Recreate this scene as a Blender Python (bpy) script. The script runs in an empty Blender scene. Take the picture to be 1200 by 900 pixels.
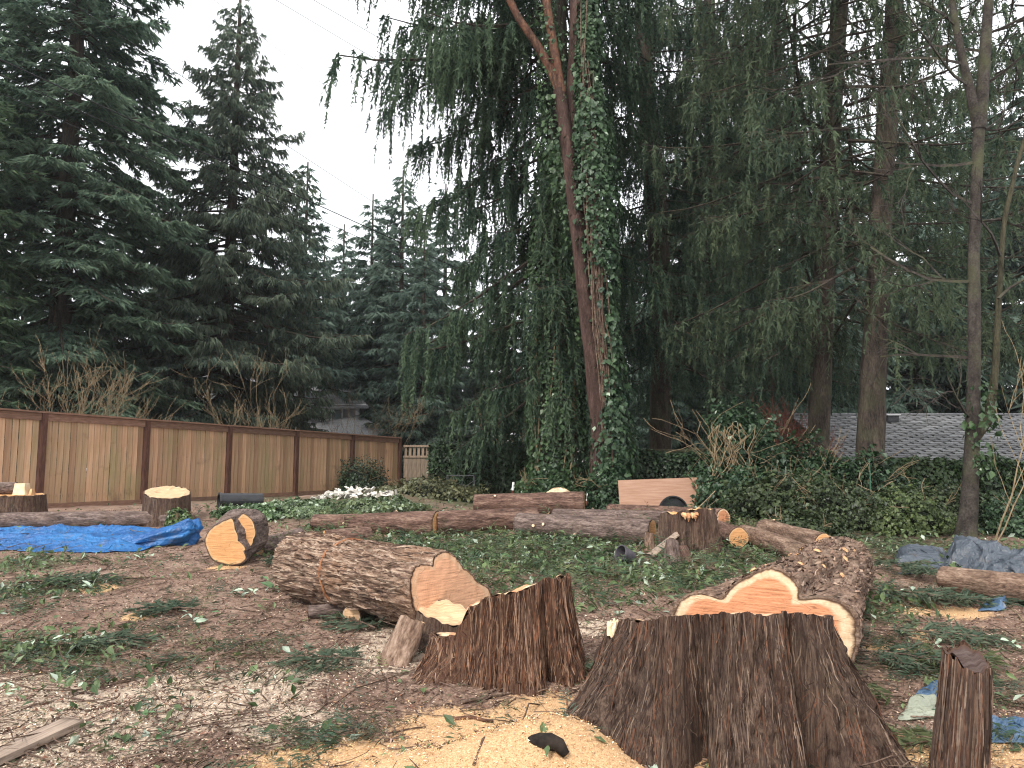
import bpy, math, random
import numpy as np
from mathutils import Vector, Matrix

# ------------------------------------------------------------------ camera, sky, sun, exposure
S = bpy.context.scene
C = S.collection
PITCH = math.radians(6.03); CAMZ = 1.5; F = 900.0
cam_d = bpy.data.cameras.new('camera'); cam = bpy.data.objects.new('camera', cam_d); C.objects.link(cam)
cam_d.sensor_fit = 'HORIZONTAL'; cam_d.sensor_width = 36.0; cam_d.lens = 27.0
cam_d.clip_start = 0.05; cam_d.clip_end = 2000
cam.location = (0, 0, CAMZ); cam.rotation_euler = (math.pi/2 + PITCH, 0, 0)
S.camera = cam
SUN_EL, SUN_AZ = math.radians(44), math.radians(208)      # azimuth clockwise from +Y (north): behind the camera, a little to its left
w = bpy.data.worlds.new('World'); S.world = w; w.use_nodes = True
nt = w.node_tree; nt.nodes.clear()
sky = nt.nodes.new('ShaderNodeTexSky'); sky.sky_type = 'NISHITA'; sky.sun_disc = False
sky.sun_elevation = SUN_EL; sky.sun_rotation = SUN_AZ; sky.dust_density = 6.0; sky.air_density = 1.2
cl = nt.nodes.new('ShaderNodeTexNoise'); cl.inputs['Scale'].default_value = 2.2; cl.inputs['Detail'].default_value = 5
tc = nt.nodes.new('ShaderNodeTexCoord'); nt.links.new(tc.outputs['Generated'], cl.inputs['Vector'])
cr = nt.nodes.new('ShaderNodeValToRGB'); nt.links.new(cl.outputs['Fac'], cr.inputs['Fac'])
cr.color_ramp.elements[0].position = .3; cr.color_ramp.elements[0].color = (8.8, 9.1, 9.6, 1)
cr.color_ramp.elements[1].position = .7; cr.color_ramp.elements[1].color = (9.7, 9.8, 10.0, 1)
mx = nt.nodes.new('ShaderNodeMix'); mx.data_type = 'RGBA'; mx.inputs[0].default_value = .9
nt.links.new(sky.outputs[0], mx.inputs[6]); nt.links.new(cr.outputs[0], mx.inputs[7])
bg = nt.nodes.new('ShaderNodeBackground'); bg.inputs['Strength'].default_value = .085
nt.links.new(mx.outputs[2], bg.inputs['Color'])
wo = nt.nodes.new('ShaderNodeOutputWorld'); nt.links.new(bg.outputs[0], wo.inputs['Surface'])
sl = bpy.data.lights.new('sun', 'SUN'); sl.energy = 1.5; sl.angle = math.radians(12); sl.color = (1, .96, .9)
so = bpy.data.objects.new('sun', sl); C.objects.link(so)
sd = Vector((math.sin(SUN_AZ)*math.cos(SUN_EL), math.cos(SUN_AZ)*math.cos(SUN_EL), math.sin(SUN_EL)))
so.rotation_euler = sd.to_track_quat('Z', 'Y').to_euler(); so.location = sd*60
S.view_settings.view_transform = 'Standard'; S.view_settings.look = 'None'
S.view_settings.exposure = 1.3; S.view_settings.gamma = 1.0; S.view_settings.use_curve_mapping = False
S.render.engine = 'CYCLES'
S.cycles.use_denoising = True; S.cycles.filter_width = 1.15
S.cycles.max_bounces = 6; S.cycles.diffuse_bounces = 3; S.cycles.transparent_max_bounces = 4

# ------------------------------------------------------------------ numeric helpers
rng = np.random.default_rng(11)
random.seed(5)
R = math.radians
def hash3(ix, iy, iz, seed):
    h = (ix.astype(np.int64)*374761393 + iy.astype(np.int64)*668265263 + iz.astype(np.int64)*2147483647 + seed*974711) & 0xffffffff
    h = ((h ^ (h >> 13))*1274126177) & 0xffffffff
    h = ((h ^ (h >> 15))*2246822519) & 0xffffffff
    return ((h ^ (h >> 16)) & 0xffff)/32767.5 - 1
def noise(p, seed=0):
    p = np.asarray(p, float); i = np.floor(p); f = p-i; u = f*f*f*(f*(f*6-15)+10)
    out = 0
    for a in (0, 1):
        for b in (0, 1):
            for c in (0, 1):
                wgt = (u[..., 0] if a else 1-u[..., 0])*(u[..., 1] if b else 1-u[..., 1])*(u[..., 2] if c else 1-u[..., 2])
                out = out + wgt*hash3(i[..., 0]+a, i[..., 1]+b, i[..., 2]+c, seed)
    return out
def fbm(p, octv=4, seed=0, gain=.5):
    p = np.asarray(p, float); o = 0; a = 1
    for k in range(octv):
        o = o + a*noise(p, seed+k*17); p = p*2.03; a *= gain
    return o
def unit(v):
    v = np.asarray(v, float); return v/np.maximum(np.linalg.norm(v, axis=-1, keepdims=True), 1e-9)

# mounds of sawdust / banked soil: x, y, radius x, radius y, height
MOUNDS = [(.22, 4.02, .42, .28, .19), (-.1, 3.85, .6, .28, .12), (-.75, 3.95, .6, .3, .03), (1.9, 3.75, .3, .25, .05), (-.35, 6.0, .5, .35, .06),
          (-3.2, 4.6, .9, .5, .03), (-5.6, 13.6, 2.6, 1.6, .18), (-3.2, 16.5, 2.0, 1.6, .35), (4.2, 12.6, 1.8, 1.3, .25)]
def gbase(y):
    y = np.asarray(y, float); s = .07*(y-4); k = .12
    return -k*np.log(np.exp(-np.clip(s, -3, 3)/k)+np.exp(-.6/k))
def gz(x, y, fine=True):
    x = np.asarray(x, float); y = np.asarray(y, float)
    z = gbase(y)
    for mx_, my_, rx, ry, h in MOUNDS:
        z = z + h*np.exp(-((x-mx_)/rx)**2-((y-my_)/ry)**2)
    if fine:
        p = np.stack([x, y, np.zeros_like(x)+.5], -1)
        z = z + .035*noise(p*.9, 3) + .02*noise(p*2.7, 4) + .011*noise(p*8, 5) + .006*noise(p*19, 6)
    return z
FW = np.array([0, math.cos(PITCH), math.sin(PITCH)]); UP = np.array([0, -math.sin(PITCH), math.cos(PITCH)]); RT = np.array([1., 0, 0])
CAM = np.array([0, 0, CAMZ])
def ray(px, py):
    return FW + RT*((px-600)/F) + UP*((450-py)/F)
def Wp(px, py, Y):
    d = ray(px, py); return CAM + d*(Y/d[1])
def G(px, py):
    d = ray(px, py); t = 5.0
    lo, hi = .5, 60.
    for _ in range(50):
        t = .5*(lo+hi); p = CAM+d*t
        if p[2] > float(gz(p[0], p[1], False)): lo = t
        else: hi = t
    p = CAM+d*t
    return np.array([p[0], p[1], float(gz(p[0], p[1]))])
def on(x, y):
    return np.array([x, y, float(gz(x, y))])

# ------------------------------------------------------------------ mesh helpers
class Acc:
    def __init__(s): s.v = []; s.q = []; s.t = []; s.n = 0; s.c = []; s.smooth = False
    def add(s, V, q=None, t=None, c=None):
        V = np.asarray(V, float).reshape(-1, 3)
        s.v.append(V)
        if q is not None and len(q): s.q.append(np.asarray(q, int).reshape(-1, 4)+s.n)
        if t is not None and len(t): s.t.append(np.asarray(t, int).reshape(-1, 3)+s.n)
        if c is not None:
            c = np.asarray(c, float)
            if c.ndim == 1: c = np.tile(c, (len(V), 1))
            s.c.append(c)
        s.n += len(V)
    def box(s, c, d, M=None, col=None, taper=1.):
        x, y, z = np.array(d)/2
        V = np.array([[-x, -y, -z], [x, -y, -z], [x, y, -z], [-x, y, -z], [-x*taper, -y*taper, z], [x*taper, -y*taper, z], [x*taper, y*taper, z], [-x*taper, y*taper, z]])
        if M is not None: V = V@np.array(M).T
        s.add(V+np.array(c), [[0, 3, 2, 1], [4, 5, 6, 7], [0, 1, 5, 4], [1, 2, 6, 5], [2, 3, 7, 6], [3, 0, 4, 7]], c=col)
    def tube(s, P, r, n=8, cap=True, col=None):
        P = np.asarray(P, float); k = len(P); r = np.broadcast_to(np.asarray(r, float), (k,))
        T = unit(np.gradient(P, axis=0)); ref = np.array([0, 0, 1.]) if abs(T[0][2]) < .9 else np.array([1., 0, 0])
        A = unit(np.cross(T, ref)); B = np.cross(T, A)
        th = np.arange(n)/n*2*np.pi
        V = P[:, None]+r[:, None, None]*(A[:, None]*np.cos(th)[None, :, None]+B[:, None]*np.sin(th)[None, :, None])
        V = V.reshape(-1, 3); q = []
        i = np.arange(k-1)[:, None]*n; j = np.arange(n)[None]; j2 = (j+1) % n
        q = np.stack([i+j, i+j2, i+n+j2, i+n+j], -1).reshape(-1, 4); t = []
        if cap:
            V = np.vstack([V, P[0], P[-1]]); a = k*n
            t = [[a, (x+1) % n, x] for x in range(n)]+[[a+1, (k-1)*n+x, (k-1)*n+(x+1) % n] for x in range(n)]
        s.add(V, q, t, c=col)
    def build(s, name, mat, parent=None, smooth=False, attrs=None):
        V = np.vstack(s.v); me = bpy.data.meshes.new(name)
        q = np.vstack(s.q) if s.q else np.zeros((0, 4), int); t = np.vstack(s.t) if s.t else np.zeros((0, 3), int)
        me.vertices.add(len(V)); me.vertices.foreach_set('co', V.astype(np.float32).ravel())
        nl = len(q)*4+len(t)*3; me.loops.add(nl); me.loops.foreach_set('vertex_index', np.concatenate([q.ravel(), t.ravel()]).astype(np.int32))
        me.polygons.add(len(q)+len(t))
        st = np.concatenate([np.arange(len(q))*4, len(q)*4+np.arange(len(t))*3]).astype(np.int32)
        me.polygons.foreach_set('loop_start', st)
        me.polygons.foreach_set('use_smooth', np.full(len(q)+len(t), smooth))
        me.update(calc_edges=True)
        if s.c:
            c = np.vstack(s.c); a = me.attributes.new('Col', 'FLOAT_COLOR', 'POINT')
            c = np.hstack([c, np.ones((len(c), 1))]).astype(np.float32); a.data.foreach_set('color', c.ravel())
        for k, val in (attrs or {}).items():
            a = me.attributes.new(k, 'FLOAT', 'POINT'); a.data.foreach_set('value', np.asarray(val, np.float32).ravel())
        me.materials.append(M[mat] if isinstance(mat, str) else mat)
        o = bpy.data.objects.new(name, me); C.objects.link(o)
        if parent is not None: o.parent = parent
        return o
def tag(o, label=None, cat=None, group=None, kind=None):
    if label: o['label'] = label
    if cat: o['category'] = cat
    if group: o['group'] = group
    if kind: o['kind'] = kind
    return o
def thing(name, label, cat, loc=(0, 0, 0), rot=None, group=None):
    o = bpy.data.objects.new(name, None); C.objects.link(o); o.empty_display_size = .2
    o.location = Vector([float(a) for a in loc])
    if rot is not None: o.rotation_euler = rot
    return tag(o, label, cat, group)
def copy_tree(o, parent=None):
    c = o.copy(); C.objects.link(c)
    if parent is not None: c.parent = parent
    for ch in list(o.children): copy_tree(ch, c)
    return c
def circ(ctrl, n, blur=9, seed=None):
    """periodic radius from (deg, r) control points"""
    d = np.array([a for a, _ in ctrl]) % 360; r = np.array([b for _, b in ctrl]); i = np.argsort(d); d = d[i]; r = r[i]
    d = np.concatenate([d-360, d, d+360]); r = np.tile(r, 3); x = np.arange(n)/n*360
    y = np.interp(x, d, r)
    if blur > 0:
        k = np.exp(-.5*((np.arange(n)-n//2)/(blur*n/360))**2); k /= k.sum()
        y = np.real(np.fft.ifft(np.fft.fft(y)*np.fft.fft(np.roll(k, -(n//2)))))
    return y

# ------------------------------------------------------------------ materials
M = {}
class NT:
    def __init__(s, name):
        m = bpy.data.materials.new(name); m.use_nodes = True; s.m = m; s.t = m.node_tree; s.b = s.t.nodes['Principled BSDF']; M[name] = m
        s.b.inputs['Specular IOR Level'].default_value = .2; s.b.inputs['Roughness'].default_value = .85
    def n(s, typ, ins=None, **kw):
        x = s.t.nodes.new('ShaderNode'+typ)
        for k, v in kw.items(): setattr(x, k, v)
        for k, v in (ins or {}).items():
            if hasattr(v, 'is_output') or isinstance(v, bpy.types.NodeSocket): s.t.links.new(v, x.inputs[k])
            else: x.inputs[k].default_value = v
        return x
    def coord(s, scale=(1, 1, 1), out='Object'):
        tc = s.n('TexCoord'); return s.n('Mapping', {'Vector': tc.outputs[out], 'Scale': scale}).outputs[0]
    def noise(s, vec, scale, detail=6, rough=.6, dist=0):
        return s.n('TexNoise', {'Vector': vec, 'Scale': scale, 'Detail': detail, 'Roughness': rough, 'Distortion': dist}).outputs['Fac']
    def ramp(s, fac, stops):
        x = s.n('ValToRGB', {'Fac': fac}); e = x.color_ramp.elements
        while len(e) < len(stops): e.new(.5)
        for k, (p, c) in enumerate(stops):
            e[k].position = p; e[k].color = (*c, 1) if not isinstance(c, (int, float)) else (c, c, c, 1)
        return x.outputs[0]
    def mix(s, fac, a, b, mode='MIX'):
        x = s.n('Mix', data_type='RGBA', blend_type=mode)
        for i, v in ((0, fac), (6, a), (7, b)):
            if isinstance(v, bpy.types.NodeSocket): s.t.links.new(v, x.inputs[i])
            else: x.inputs[i].default_value = v if i == 0 else (*v, 1)
        return x.outputs[2]
    def math(s, op, a, b=0.):
        x = s.n('Math', operation=op)
        for i, v in ((0, a), (1, b)):
            if isinstance(v, bpy.types.NodeSocket): s.t.links.new(v, x.inputs[i])
            else: x.inputs[i].default_value = v
        return x.outputs[0]
    def attr(s, name, out='Fac'):
        return s.n('Attribute', attribute_name=name).outputs[out]
    def color(s, c): s.t.links.new(c, s.b.inputs['Base Color'])
    def bump(s, h, strength=.5, dist=.02):
        x = s.n('Bump', {'Height': h, 'Strength': strength, 'Distance': dist}); s.t.links.new(x.outputs[0], s.b.inputs['Normal'])

def mat_bark(name, dark, mid, light, sc=9, zs=6, bump=.8, dist=.02, tint=None, tint_amt=.5, fine=60):
    k = NT(name); v = k.coord((1, 1, 1/zs))
    n1 = k.noise(v, sc, 8, .65, .4); n2 = k.noise(k.coord((1, 1, 1/(zs*.7))), fine, 4, .6)
    h = k.math('ADD', k.math('MULTIPLY', n1, .6), k.math('MULTIPLY', n2, .4))
    c = k.ramp(h, [(.38, dark), (.5, mid), (.63, light)])
    if tint:
        t = k.ramp(k.noise(k.coord(), 2.3, 5, .6), [(.48, 0.), (.68, 1.)])
        c = k.mix(k.math('MULTIPLY', t, tint_amt), c, tint)
    k.color(c); k.bump(h, bump, dist); k.b.inputs['Roughness'].default_value = .92
    return k
mat_bark('bark_log', (.055, .033, .024), (.17, .108, .076), (.33, .235, .175), 15, 3.5, 1., .03, (.13, .10, .07), .5, 60)
mat_bark('bark_log_pale', (.05, .03, .022), (.21, .135, .095), (.50, .39, .30), 20, 4.5, 1., .03, (.25, .13, .07), .5, 60)
mat_bark('bark_log_red', (.032, .019, .014), (.115, .066, .050), (.25, .165, .125), 16, 5, 1., .03, (.14, .085, .06), .5, 60)
mat_bark('bark_log_grey', (.035, .025, .021), (.115, .082, .070), (.24, .18, .155), 18, 4, 1., .03, (.14, .09, .065), .5, 60)
mat_bark('bark_fir', (.014, .011, .009), (.045, .034, .027), (.09, .071, .056), 9, 5, .9, .03, (.055, .06, .03), .6, 50)
mat_bark('bark_redtree', (.016, .010, .008), (.048, .027, .022), (.095, .058, .047), 9, 5, .8, .02, (.06, .035, .03), .5, 50)
mat_bark('bark_peeled', (.03, .016, .011), (.075, .04, .028), (.19, .10, .055), 8, 4, .5, .01, (.16, .06, .035), .7, 40)
mat_bark('bark_alder', (.015, .012, .010), (.036, .029, .025), (.07, .06, .051), 8, 1.5, .5, .01, (.07, .075, .035), .6, 40)
mat_bark('twig_brown', (.04, .025, .018), (.10, .065, .048), (.21, .15, .11), 14, 3, .3, .005)
mat_bark('twig_tan', (.12, .085, .05), (.2, .15, .09), (.29, .22, .14), 14, 3, .3, .005)
mat_bark('twig_red', (.1, .035, .025), (.17, .06, .045), (.25, .11, .08), 14, 3, .3, .005)
mat_bark('moss_wood', (.018, .016, .010), (.042, .038, .022), (.075, .066, .042), 9, 4, .7, .02)

def mat_fibre(name, dark, mid, light, red, moss):
    k = NT(name); v1 = k.coord((1, 1, .07)); v2 = k.coord((1, 1, .2))
    f1 = k.noise(v1, 70, 5, .7, .6); f2 = k.noise(v1, 24, 5, .6, .8); f3 = k.noise(v2, 130, 4, .7); b = k.noise(k.coord((1, 1, .5)), 4, 6, .65)
    h = k.math('ADD', k.math('ADD', k.math('MULTIPLY', f1, .4), k.math('MULTIPLY', f2, .35)), k.math('MULTIPLY', f3, .25))
    c = k.ramp(h, [(.36, dark), (.47, mid), (.56, tuple(.5*(a_+b_) for a_, b_ in zip(mid, light))), (.66, light)])
    c = k.mix(k.math('MULTIPLY', k.ramp(b, [(.45, 0.), (.7, 1.)]), .55), c, k.mix(h, dark, red))
    c = k.mix(k.math('MULTIPLY', k.ramp(k.noise(k.coord((1, 1, .6)), 2.6, 6, .7), [(.56, 0.), (.72, 1.)]), .45), c, moss)
    k.color(c); k.bump(h, 1., .035); k.b.inputs['Roughness'].default_value = .95
mat_fibre('bark_stump', (.012, .008, .006), (.060, .038, .029), (.21, .145, .105), (.15, .07, .045), (.06, .055, .028))
mat_fibre('bark_stump_red', (.014, .007, .005), (.075, .038, .026), (.24, .145, .095), (.20, .085, .045), (.07, .06, .03))
def mat_wood(name, heart, sap, sapw=.87, ring=46, pale=None, saw=24):
    k = NT(name); rad = k.attr('rad')
    v = k.coord(); wob = k.noise(v, 2.2, 2, .4)
    rr = k.math('ADD', rad, k.math('MULTIPLY', k.math('SUBTRACT', wob, .5), .06))
    rings = k.math('MULTIPLY', k.math('ADD', k.math('SINE', k.math('MULTIPLY', rr, ring*2.3)), 1.), .5)
    st = k.noise(k.coord((2, 30, 2)), saw/10, 5, .75)
    base = k.mix(k.math('MULTIPLY', rings, .28), heart, tuple(c*.62 for c in heart))
    base = k.mix(k.ramp(st, [(.40, 0.), (.66, .9)]), base, tuple(min(1, c*1.5+.04) for c in heart)); base = k.mix(k.ramp(st, [(.30, .8), (.44, 0.)]), base, tuple(c*.55 for c in heart))
    base = k.mix(k.math('MULTIPLY', k.ramp(k.noise(v, 3.2, 4), [(.5, 0.), (.75, 1.)]), .4), base, tuple(c*.68 for c in heart))
    r3 = k.math('ADD', rr, k.math('ADD', k.math('MULTIPLY', k.math('SUBTRACT', k.noise(v, 9, 4, .7), .5), .07), k.math('MULTIPLY', k.math('SUBTRACT', st, .5), .03)))
    band = k.ramp(r3, [(sapw-.03, 0.), (sapw+.02, 1.)])
    sapc = k.mix(k.ramp(k.noise(v, 14, 5, .7), [(.4, 0.), (.7, 1.)]), sap, tuple(q*f_ for q, f_ in zip(sap, (.72, .62, .52))))
    c = k.mix(band, base, sapc)
    crk = k.n('TexVoronoi', {'Vector': k.coord((2.2, 9, 2)), 'Scale': 2.2}, feature='DISTANCE_TO_EDGE').outputs['Distance']
    c = k.mix(k.math('MULTIPLY', k.ramp(crk, [(.004, 1.), (.018, 0.)]), k.ramp(k.noise(v, 4, 3), [(.5, 0.), (.62, .7)])), c, tuple(q*.3 for q in heart))
    c = k.mix(k.ramp(r3, [(.955, 0.), (.99, 1.)]), c, (.09, .05, .03))
    k.color(c); k.bump(k.math('ADD', st, k.math('MULTIPLY', k.noise(v, 70, 3), .5)), .5, .006); k.b.inputs['Roughness'].default_value = .75
mat_wood('wood_orange', (.50, .215, .105), (.72, .54, .36), .86)
mat_wood('wood_salmon', (.54, .30, .175), (.64, .42, .27), .84)
mat_wood('wood_tan', (.50, .255, .105), (.62, .40, .21), .88, 30)
mat_wood('wood_old', (.045, .026, .021), (.07, .042, .033), .86, 30)
mat_wood('wood_pale', (.47, .30, .17), (.54, .38, .24), .86, 30)
def mat_simple(name, a, b, sc=8, bump=.2, rough=.8, dist=.01, stretch=(1, 1, 1), spec=.2, lo=.35, hi=.65, objvar=0):
    k = NT(name); n = k.noise(k.coord(stretch), sc, 6, .6)
    c = k.ramp(n, [(lo, a), (hi, b)])
    if objvar:
        oi = k.n('ObjectInfo').outputs['Random']
        c = k.mix(1., c, k.ramp(oi, [(0., (1-objvar, 1-objvar, 1-objvar*.9)), (.5, (1, .97, .93)), (1., (1+objvar, 1+objvar*.8, 1+objvar*.7))]), 'MULTIPLY')
    k.color(c); k.bump(n, bump, dist); k.b.inputs['Roughness'].default_value = rough; k.b.inputs['Specular IOR Level'].default_value = spec
    return k
def mat_col(name, rough=.8, transl=.0, var=.25, spec=.2, sc=30):
    """colour from the pieces' own Col attribute, with fine mottling"""
    k = NT(name); c = k.attr('Col', 'Color'); n = k.noise(k.coord(), sc, 3)
    c = k.mix(1., c, k.ramp(n, [(.3, 1-var), (.7, 1+var)]), 'MULTIPLY'); k.color(c)
    k.b.inputs['Roughness'].default_value = rough; k.b.inputs['Specular IOR Level'].default_value = spec
    if transl:
        tr = k.n('BsdfTranslucent', {'Color': c}); ms = k.n('MixShader', {0: transl, 1: k.b.outputs[0], 2: tr.outputs[0]})
        k.t.links.new(ms.outputs[0], k.t.nodes['Material Output'].inputs['Surface'])
    return k
mat_col('foliage', .75, .42, .2, .15, 1.5)
mat_col('leaf', .45, .15, .2, .35, 8)
mat_col('litter', .85, 0, .25, .15, 40)
# fence wood
def mat_fence():
    k = NT('fence_board'); v = k.coord((9, 9, .8)); g = k.noise(v, 3, 5, .55)
    oi = k.n('ObjectInfo').outputs['Random']
    c = k.ramp(g, [(.25, (.33, .205, .13)), (.5, (.46, .305, .20)), (.75, (.56, .40, .285))])
    c = k.mix(1., c, k.ramp(oi, [(0., (.60, .54, .48)), (.12, (.9, .82, .76)), (.4, (.86, .88, .78)), (.7, (1.1, 1.0, .92)), (1., (1.22, 1.14, 1.04))]), 'MULTIPLY')
    wv = k.n('NewGeometry').outputs['Position']
    al = k.ramp(k.noise(k.n('Mapping', {'Vector': wv, 'Scale': (1.3, 1.3, .5)}).outputs[0], 1.1, 4), [(.52, 0.), (.7, 1.)])
    c = k.mix(k.math('MULTIPLY', al, .6), c, (.26, .24, .11))
    kn = k.n('TexVoronoi', {'Vector': k.coord((7, 7, 2.6)), 'Scale': 1.0}).outputs['Distance']
    c = k.mix(k.ramp(kn, [(.05, 1.), (.12, 0.)]), c, (.07, .035, .02))
    sp = k.ramp(k.noise(wv, 1.6, 5), [(.6, 0.), (.72, 1.)])
    c = k.mix(k.math('MULTIPLY', sp, .6), c, (.16, .10, .065))
    k.color(c); k.bump(g, .3, .006)
mat_fence()
mat_simple('fence_post', (.065, .03, .022), (.13, .065, .045), 5, .4, .85, .01, (6, 6, 1))
mat_simple('fence_rail', (.15, .085, .058), (.26, .155, .11), 5, .4, .85, .01, (1, 1, 8), objvar=.15)
mat_simple('fence_grey', (.16, .12, .09), (.25, .195, .14), 5, .4, .85, .01, (6, 6, 1), objvar=.15)
mat_simple('roof_grey', (.165, .165, .17), (.28, .28, .285), 14, .4, .9)
mat_simple('siding', (.25, .245, .25), (.31, .305, .31), 6, .1, .8)
mat_simple('trim_white', (.62, .62, .62), (.74, .74, .74), 6, .05, .6)
mat_simple('wall_dark', (.035, .03, .028), (.06, .052, .048), 5, .1, .8)
mat_simple('gutter_dark', (.05, .045, .045), (.08, .072, .07), 5, .05, .5)
mat_simple('glass', (.10, .115, .12), (.2, .22, .225), 1.5, 0, .12, spec=.5)
mat_simple('plywood', (.31, .175, .115), (.41, .255, .18), 2.4, .15, .85, .003, (1, 8, 14))
mat_simple('plank_grey', (.17, .125, .095), (.33, .255, .20), 6, .5, .85, .005, (1, 9, 9))
mat_simple('black_plastic', (.012, .012, .014), (.025, .025, .028), 8, .1, .45, spec=.5)
mat_simple('dark_metal', (.025, .027, .03), (.06, .06, .062), 20, .1, .55)
mat_simple('pot_purple', (.045, .04, .05), (.10, .09, .10), 8, .1, .5, spec=.4)
mat_simple('wire', (.012, .012, .013), (.02, .02, .02), 8, 0, .6)
mat_simple('wire_pale', (.2, .21, .22), (.26, .27, .28), 8, 0, .6)
mat_simple('stake_white', (.62, .63, .60), (.74, .74, .7), 8, .05, .6)
mat_simple('stake_green', (.03, .10, .06), (.05, .14, .09), 8, .05, .6)
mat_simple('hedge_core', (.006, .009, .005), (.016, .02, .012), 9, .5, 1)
mat_simple('far_hill', (.03, .045, .035), (.05, .065, .05), 2, .5, 1)
mat_simple('root_hole_black', (.008, .006, .005), (.03, .022, .017), 18, .6, .9)  # near-black tone puts the darkness of a hole into the rotten root
mat_simple('kerf', (.16, .06, .03), (.36, .17, .085), 16, .5, .9)
mat_simple('splinter', (.36, .16, .075), (.64, .40, .21), 20, .5, .85, stretch=(1, 1, .2))
mat_simple('pale_wood', (.62, .43, .26), (.80, .64, .44), 14, .4, .85)
def mat_tarp(name, a, b, dirt, amt):
    k = NT(name); v = k.coord(); n = k.noise(v, 2.2, 6, .6)
    c = k.ramp(n, [(.35, a), (.65, b)])
    d = k.ramp(k.noise(v, 6, 8, .7), [(.55, 0.), (.68, 1.)]); c = k.mix(k.math('MULTIPLY', d, amt), c, dirt)
    k.color(c); h = k.math('ADD', k.noise(v, 7, 3, .5, 1.5), k.math('MULTIPLY', k.noise(v, 22, 4, .6), .4)); k.bump(h, .8, .05); k.b.inputs['Roughness'].default_value = .38; k.b.inputs['Specular IOR Level'].default_value = .45
mat_tarp('tarp_blue', (.006, .06, .21), (.018, .14, .36), (.16, .13, .11), .45)
mat_tarp('tarp_dusty_blue', (.035, .075, .14), (.075, .13, .21), (.2, .17, .13), .7)
mat_tarp('tarp_grey', (.04, .05, .065), (.085, .10, .122), (.12, .10, .08), .5)
mat_tarp('sheet_cream', (.20, .215, .16), (.30, .315, .24), (.2, .17, .12), .4)
def mat_ground():
    k = NT('ground'); v = k.n('NewGeometry').outputs['Position']
    n1 = k.noise(v, 3.0, 8, .7); n2 = k.noise(v, 38, 6, .7); n3 = k.noise(v, 130, 4, .7)
    m = k.math('ADD', k.math('MULTIPLY', n1, .35), k.math('ADD', k.math('MULTIPLY', n2, .4), k.math('MULTIPLY', n3, .25)))
    soil = k.ramp(m, [(.36, (.044, .025, .017)), (.46, (.165, .102, .074)), (.55, (.28, .188, .142)), (.66, (.50, .39, .30))])
    gr = k.ramp(k.math('ADD', k.attr('green'), k.math('MULTIPLY', k.math('SUBTRACT', n2, .5), 1.4)), [(.4, 0.), (.75, 1.)])
    soil = k.mix(k.math('MULTIPLY', gr, .75), soil, k.ramp(n3, [(.35, (.022, .034, .014)), (.65, (.085, .105, .05))]))
    def dust(att, stops, amt):
        f = k.ramp(k.math('ADD', k.attr(att), k.math('ADD', k.math('MULTIPLY', k.math('SUBTRACT', n1, .5), .9), k.math('MULTIPLY', k.math('SUBTRACT', n2, .5), 1.0))), [(.42, 0.), (.66, 1.)])
        return k.math('MULTIPLY', f, amt), k.ramp(n3, stops)
    f, c = dust('pale', [(.3, (.27, .19, .145)), (.5, (.52, .41, .31)), (.68, (.70, .60, .48))], .95); soil = k.mix(f, soil, c)
    f, c = dust('orange', [(.3, (.34, .19, .095)), (.5, (.56, .35, .185)), (.68, (.70, .50, .30))], 1.); soil = k.mix(f, soil, c)
    k.color(soil); k.bump(m, .9, .03); k.b.inputs['Roughness'].default_value = .95
mat_ground()

# ------------------------------------------------------------------ ground
PALE = [(60, 835, .55), (190, 812, .5), (310, 800, .5), (40, 870, .5), (420, 770, .4), (470, 742, .35), (330, 845, .35), (150, 860, .35), (260, 830, .4), (470, 775, .35), (30, 810, .4), (560, 760, .25), (700, 735, .3)]
ORNG = [(560, 872, .55), (690, 868, .6), (470, 885, .45), (640, 838, .42), (770, 885, .4), (600, 890, .6), (530, 850, .4), (740, 860, .4), (680, 845, .4), (420, 880, .35), (265, 664, .24), (115, 690, .22), (1072, 716, .2), (1090, 745, .24), (1060, 880, .25), (1185, 890, .3), (1130, 720, .3), (745, 842, .2), (600, 800, .15), (1040, 765, .2), (330, 890, .25), (160, 722, .16)]
GREEN = [(560, 650, 1.2), (680, 660, 1.2), (620, 640, 1.3), (760, 670, 1.0), (470, 640, .9), (330, 600, 1.3), (420, 590, 2.), (850, 650, .9), (1050, 640, 1.5), (1120, 650, 1.8), (40, 690, .6), (70, 760, .4), (1020, 720, .4), (40, 660, .7), (450, 585, 2.0), (560, 590, 2.), (930, 620, 1.5)]
def spots(lst, x, y):
    o = np.zeros_like(x)
    for px, py, r in lst:
        p = G(px, py); o = np.maximum(o, 1.05*np.exp(-((x-p[0])**2+(y-p[1])**2)/(r*r)))
    return o
ys = np.concatenate([np.linspace(-8, 3, 14), 3+np.cumsum(np.geomspace(.018, .25, 240)), np.geomspace(27, 420, 24)[1:]])
ys = np.unique(np.round(np.concatenate([ys[ys < 26.5], [26.5], np.geomspace(28, 130, 18)]), 4))
us = np.linspace(-1.25, 1.25, 281)
YY, UU = np.meshgrid(ys, us, indexing='ij'); XX = UU*(np.maximum(YY, 2)+3.5)
ZZ = gz(XX, YY)
a = Acc(); nr, nc = XX.shape
ii = np.arange(nr-1)[:, None]*nc; jj = np.arange(nc-1)[None]
a.add(np.stack([XX, YY, ZZ], -1), np.stack([ii+jj, ii+jj+1, ii+nc+jj+1, ii+nc+jj], -1))
far_green = np.clip((YY-16)/6, 0, .7)
gro = a.build('ground', 'ground', smooth=True, attrs={'pale': spots(PALE, XX, YY), 'orange': spots(ORNG, XX, YY), 'green': np.maximum(spots(GREEN, XX, YY)*.9, far_green)})
tag(gro, kind='structure')

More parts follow.
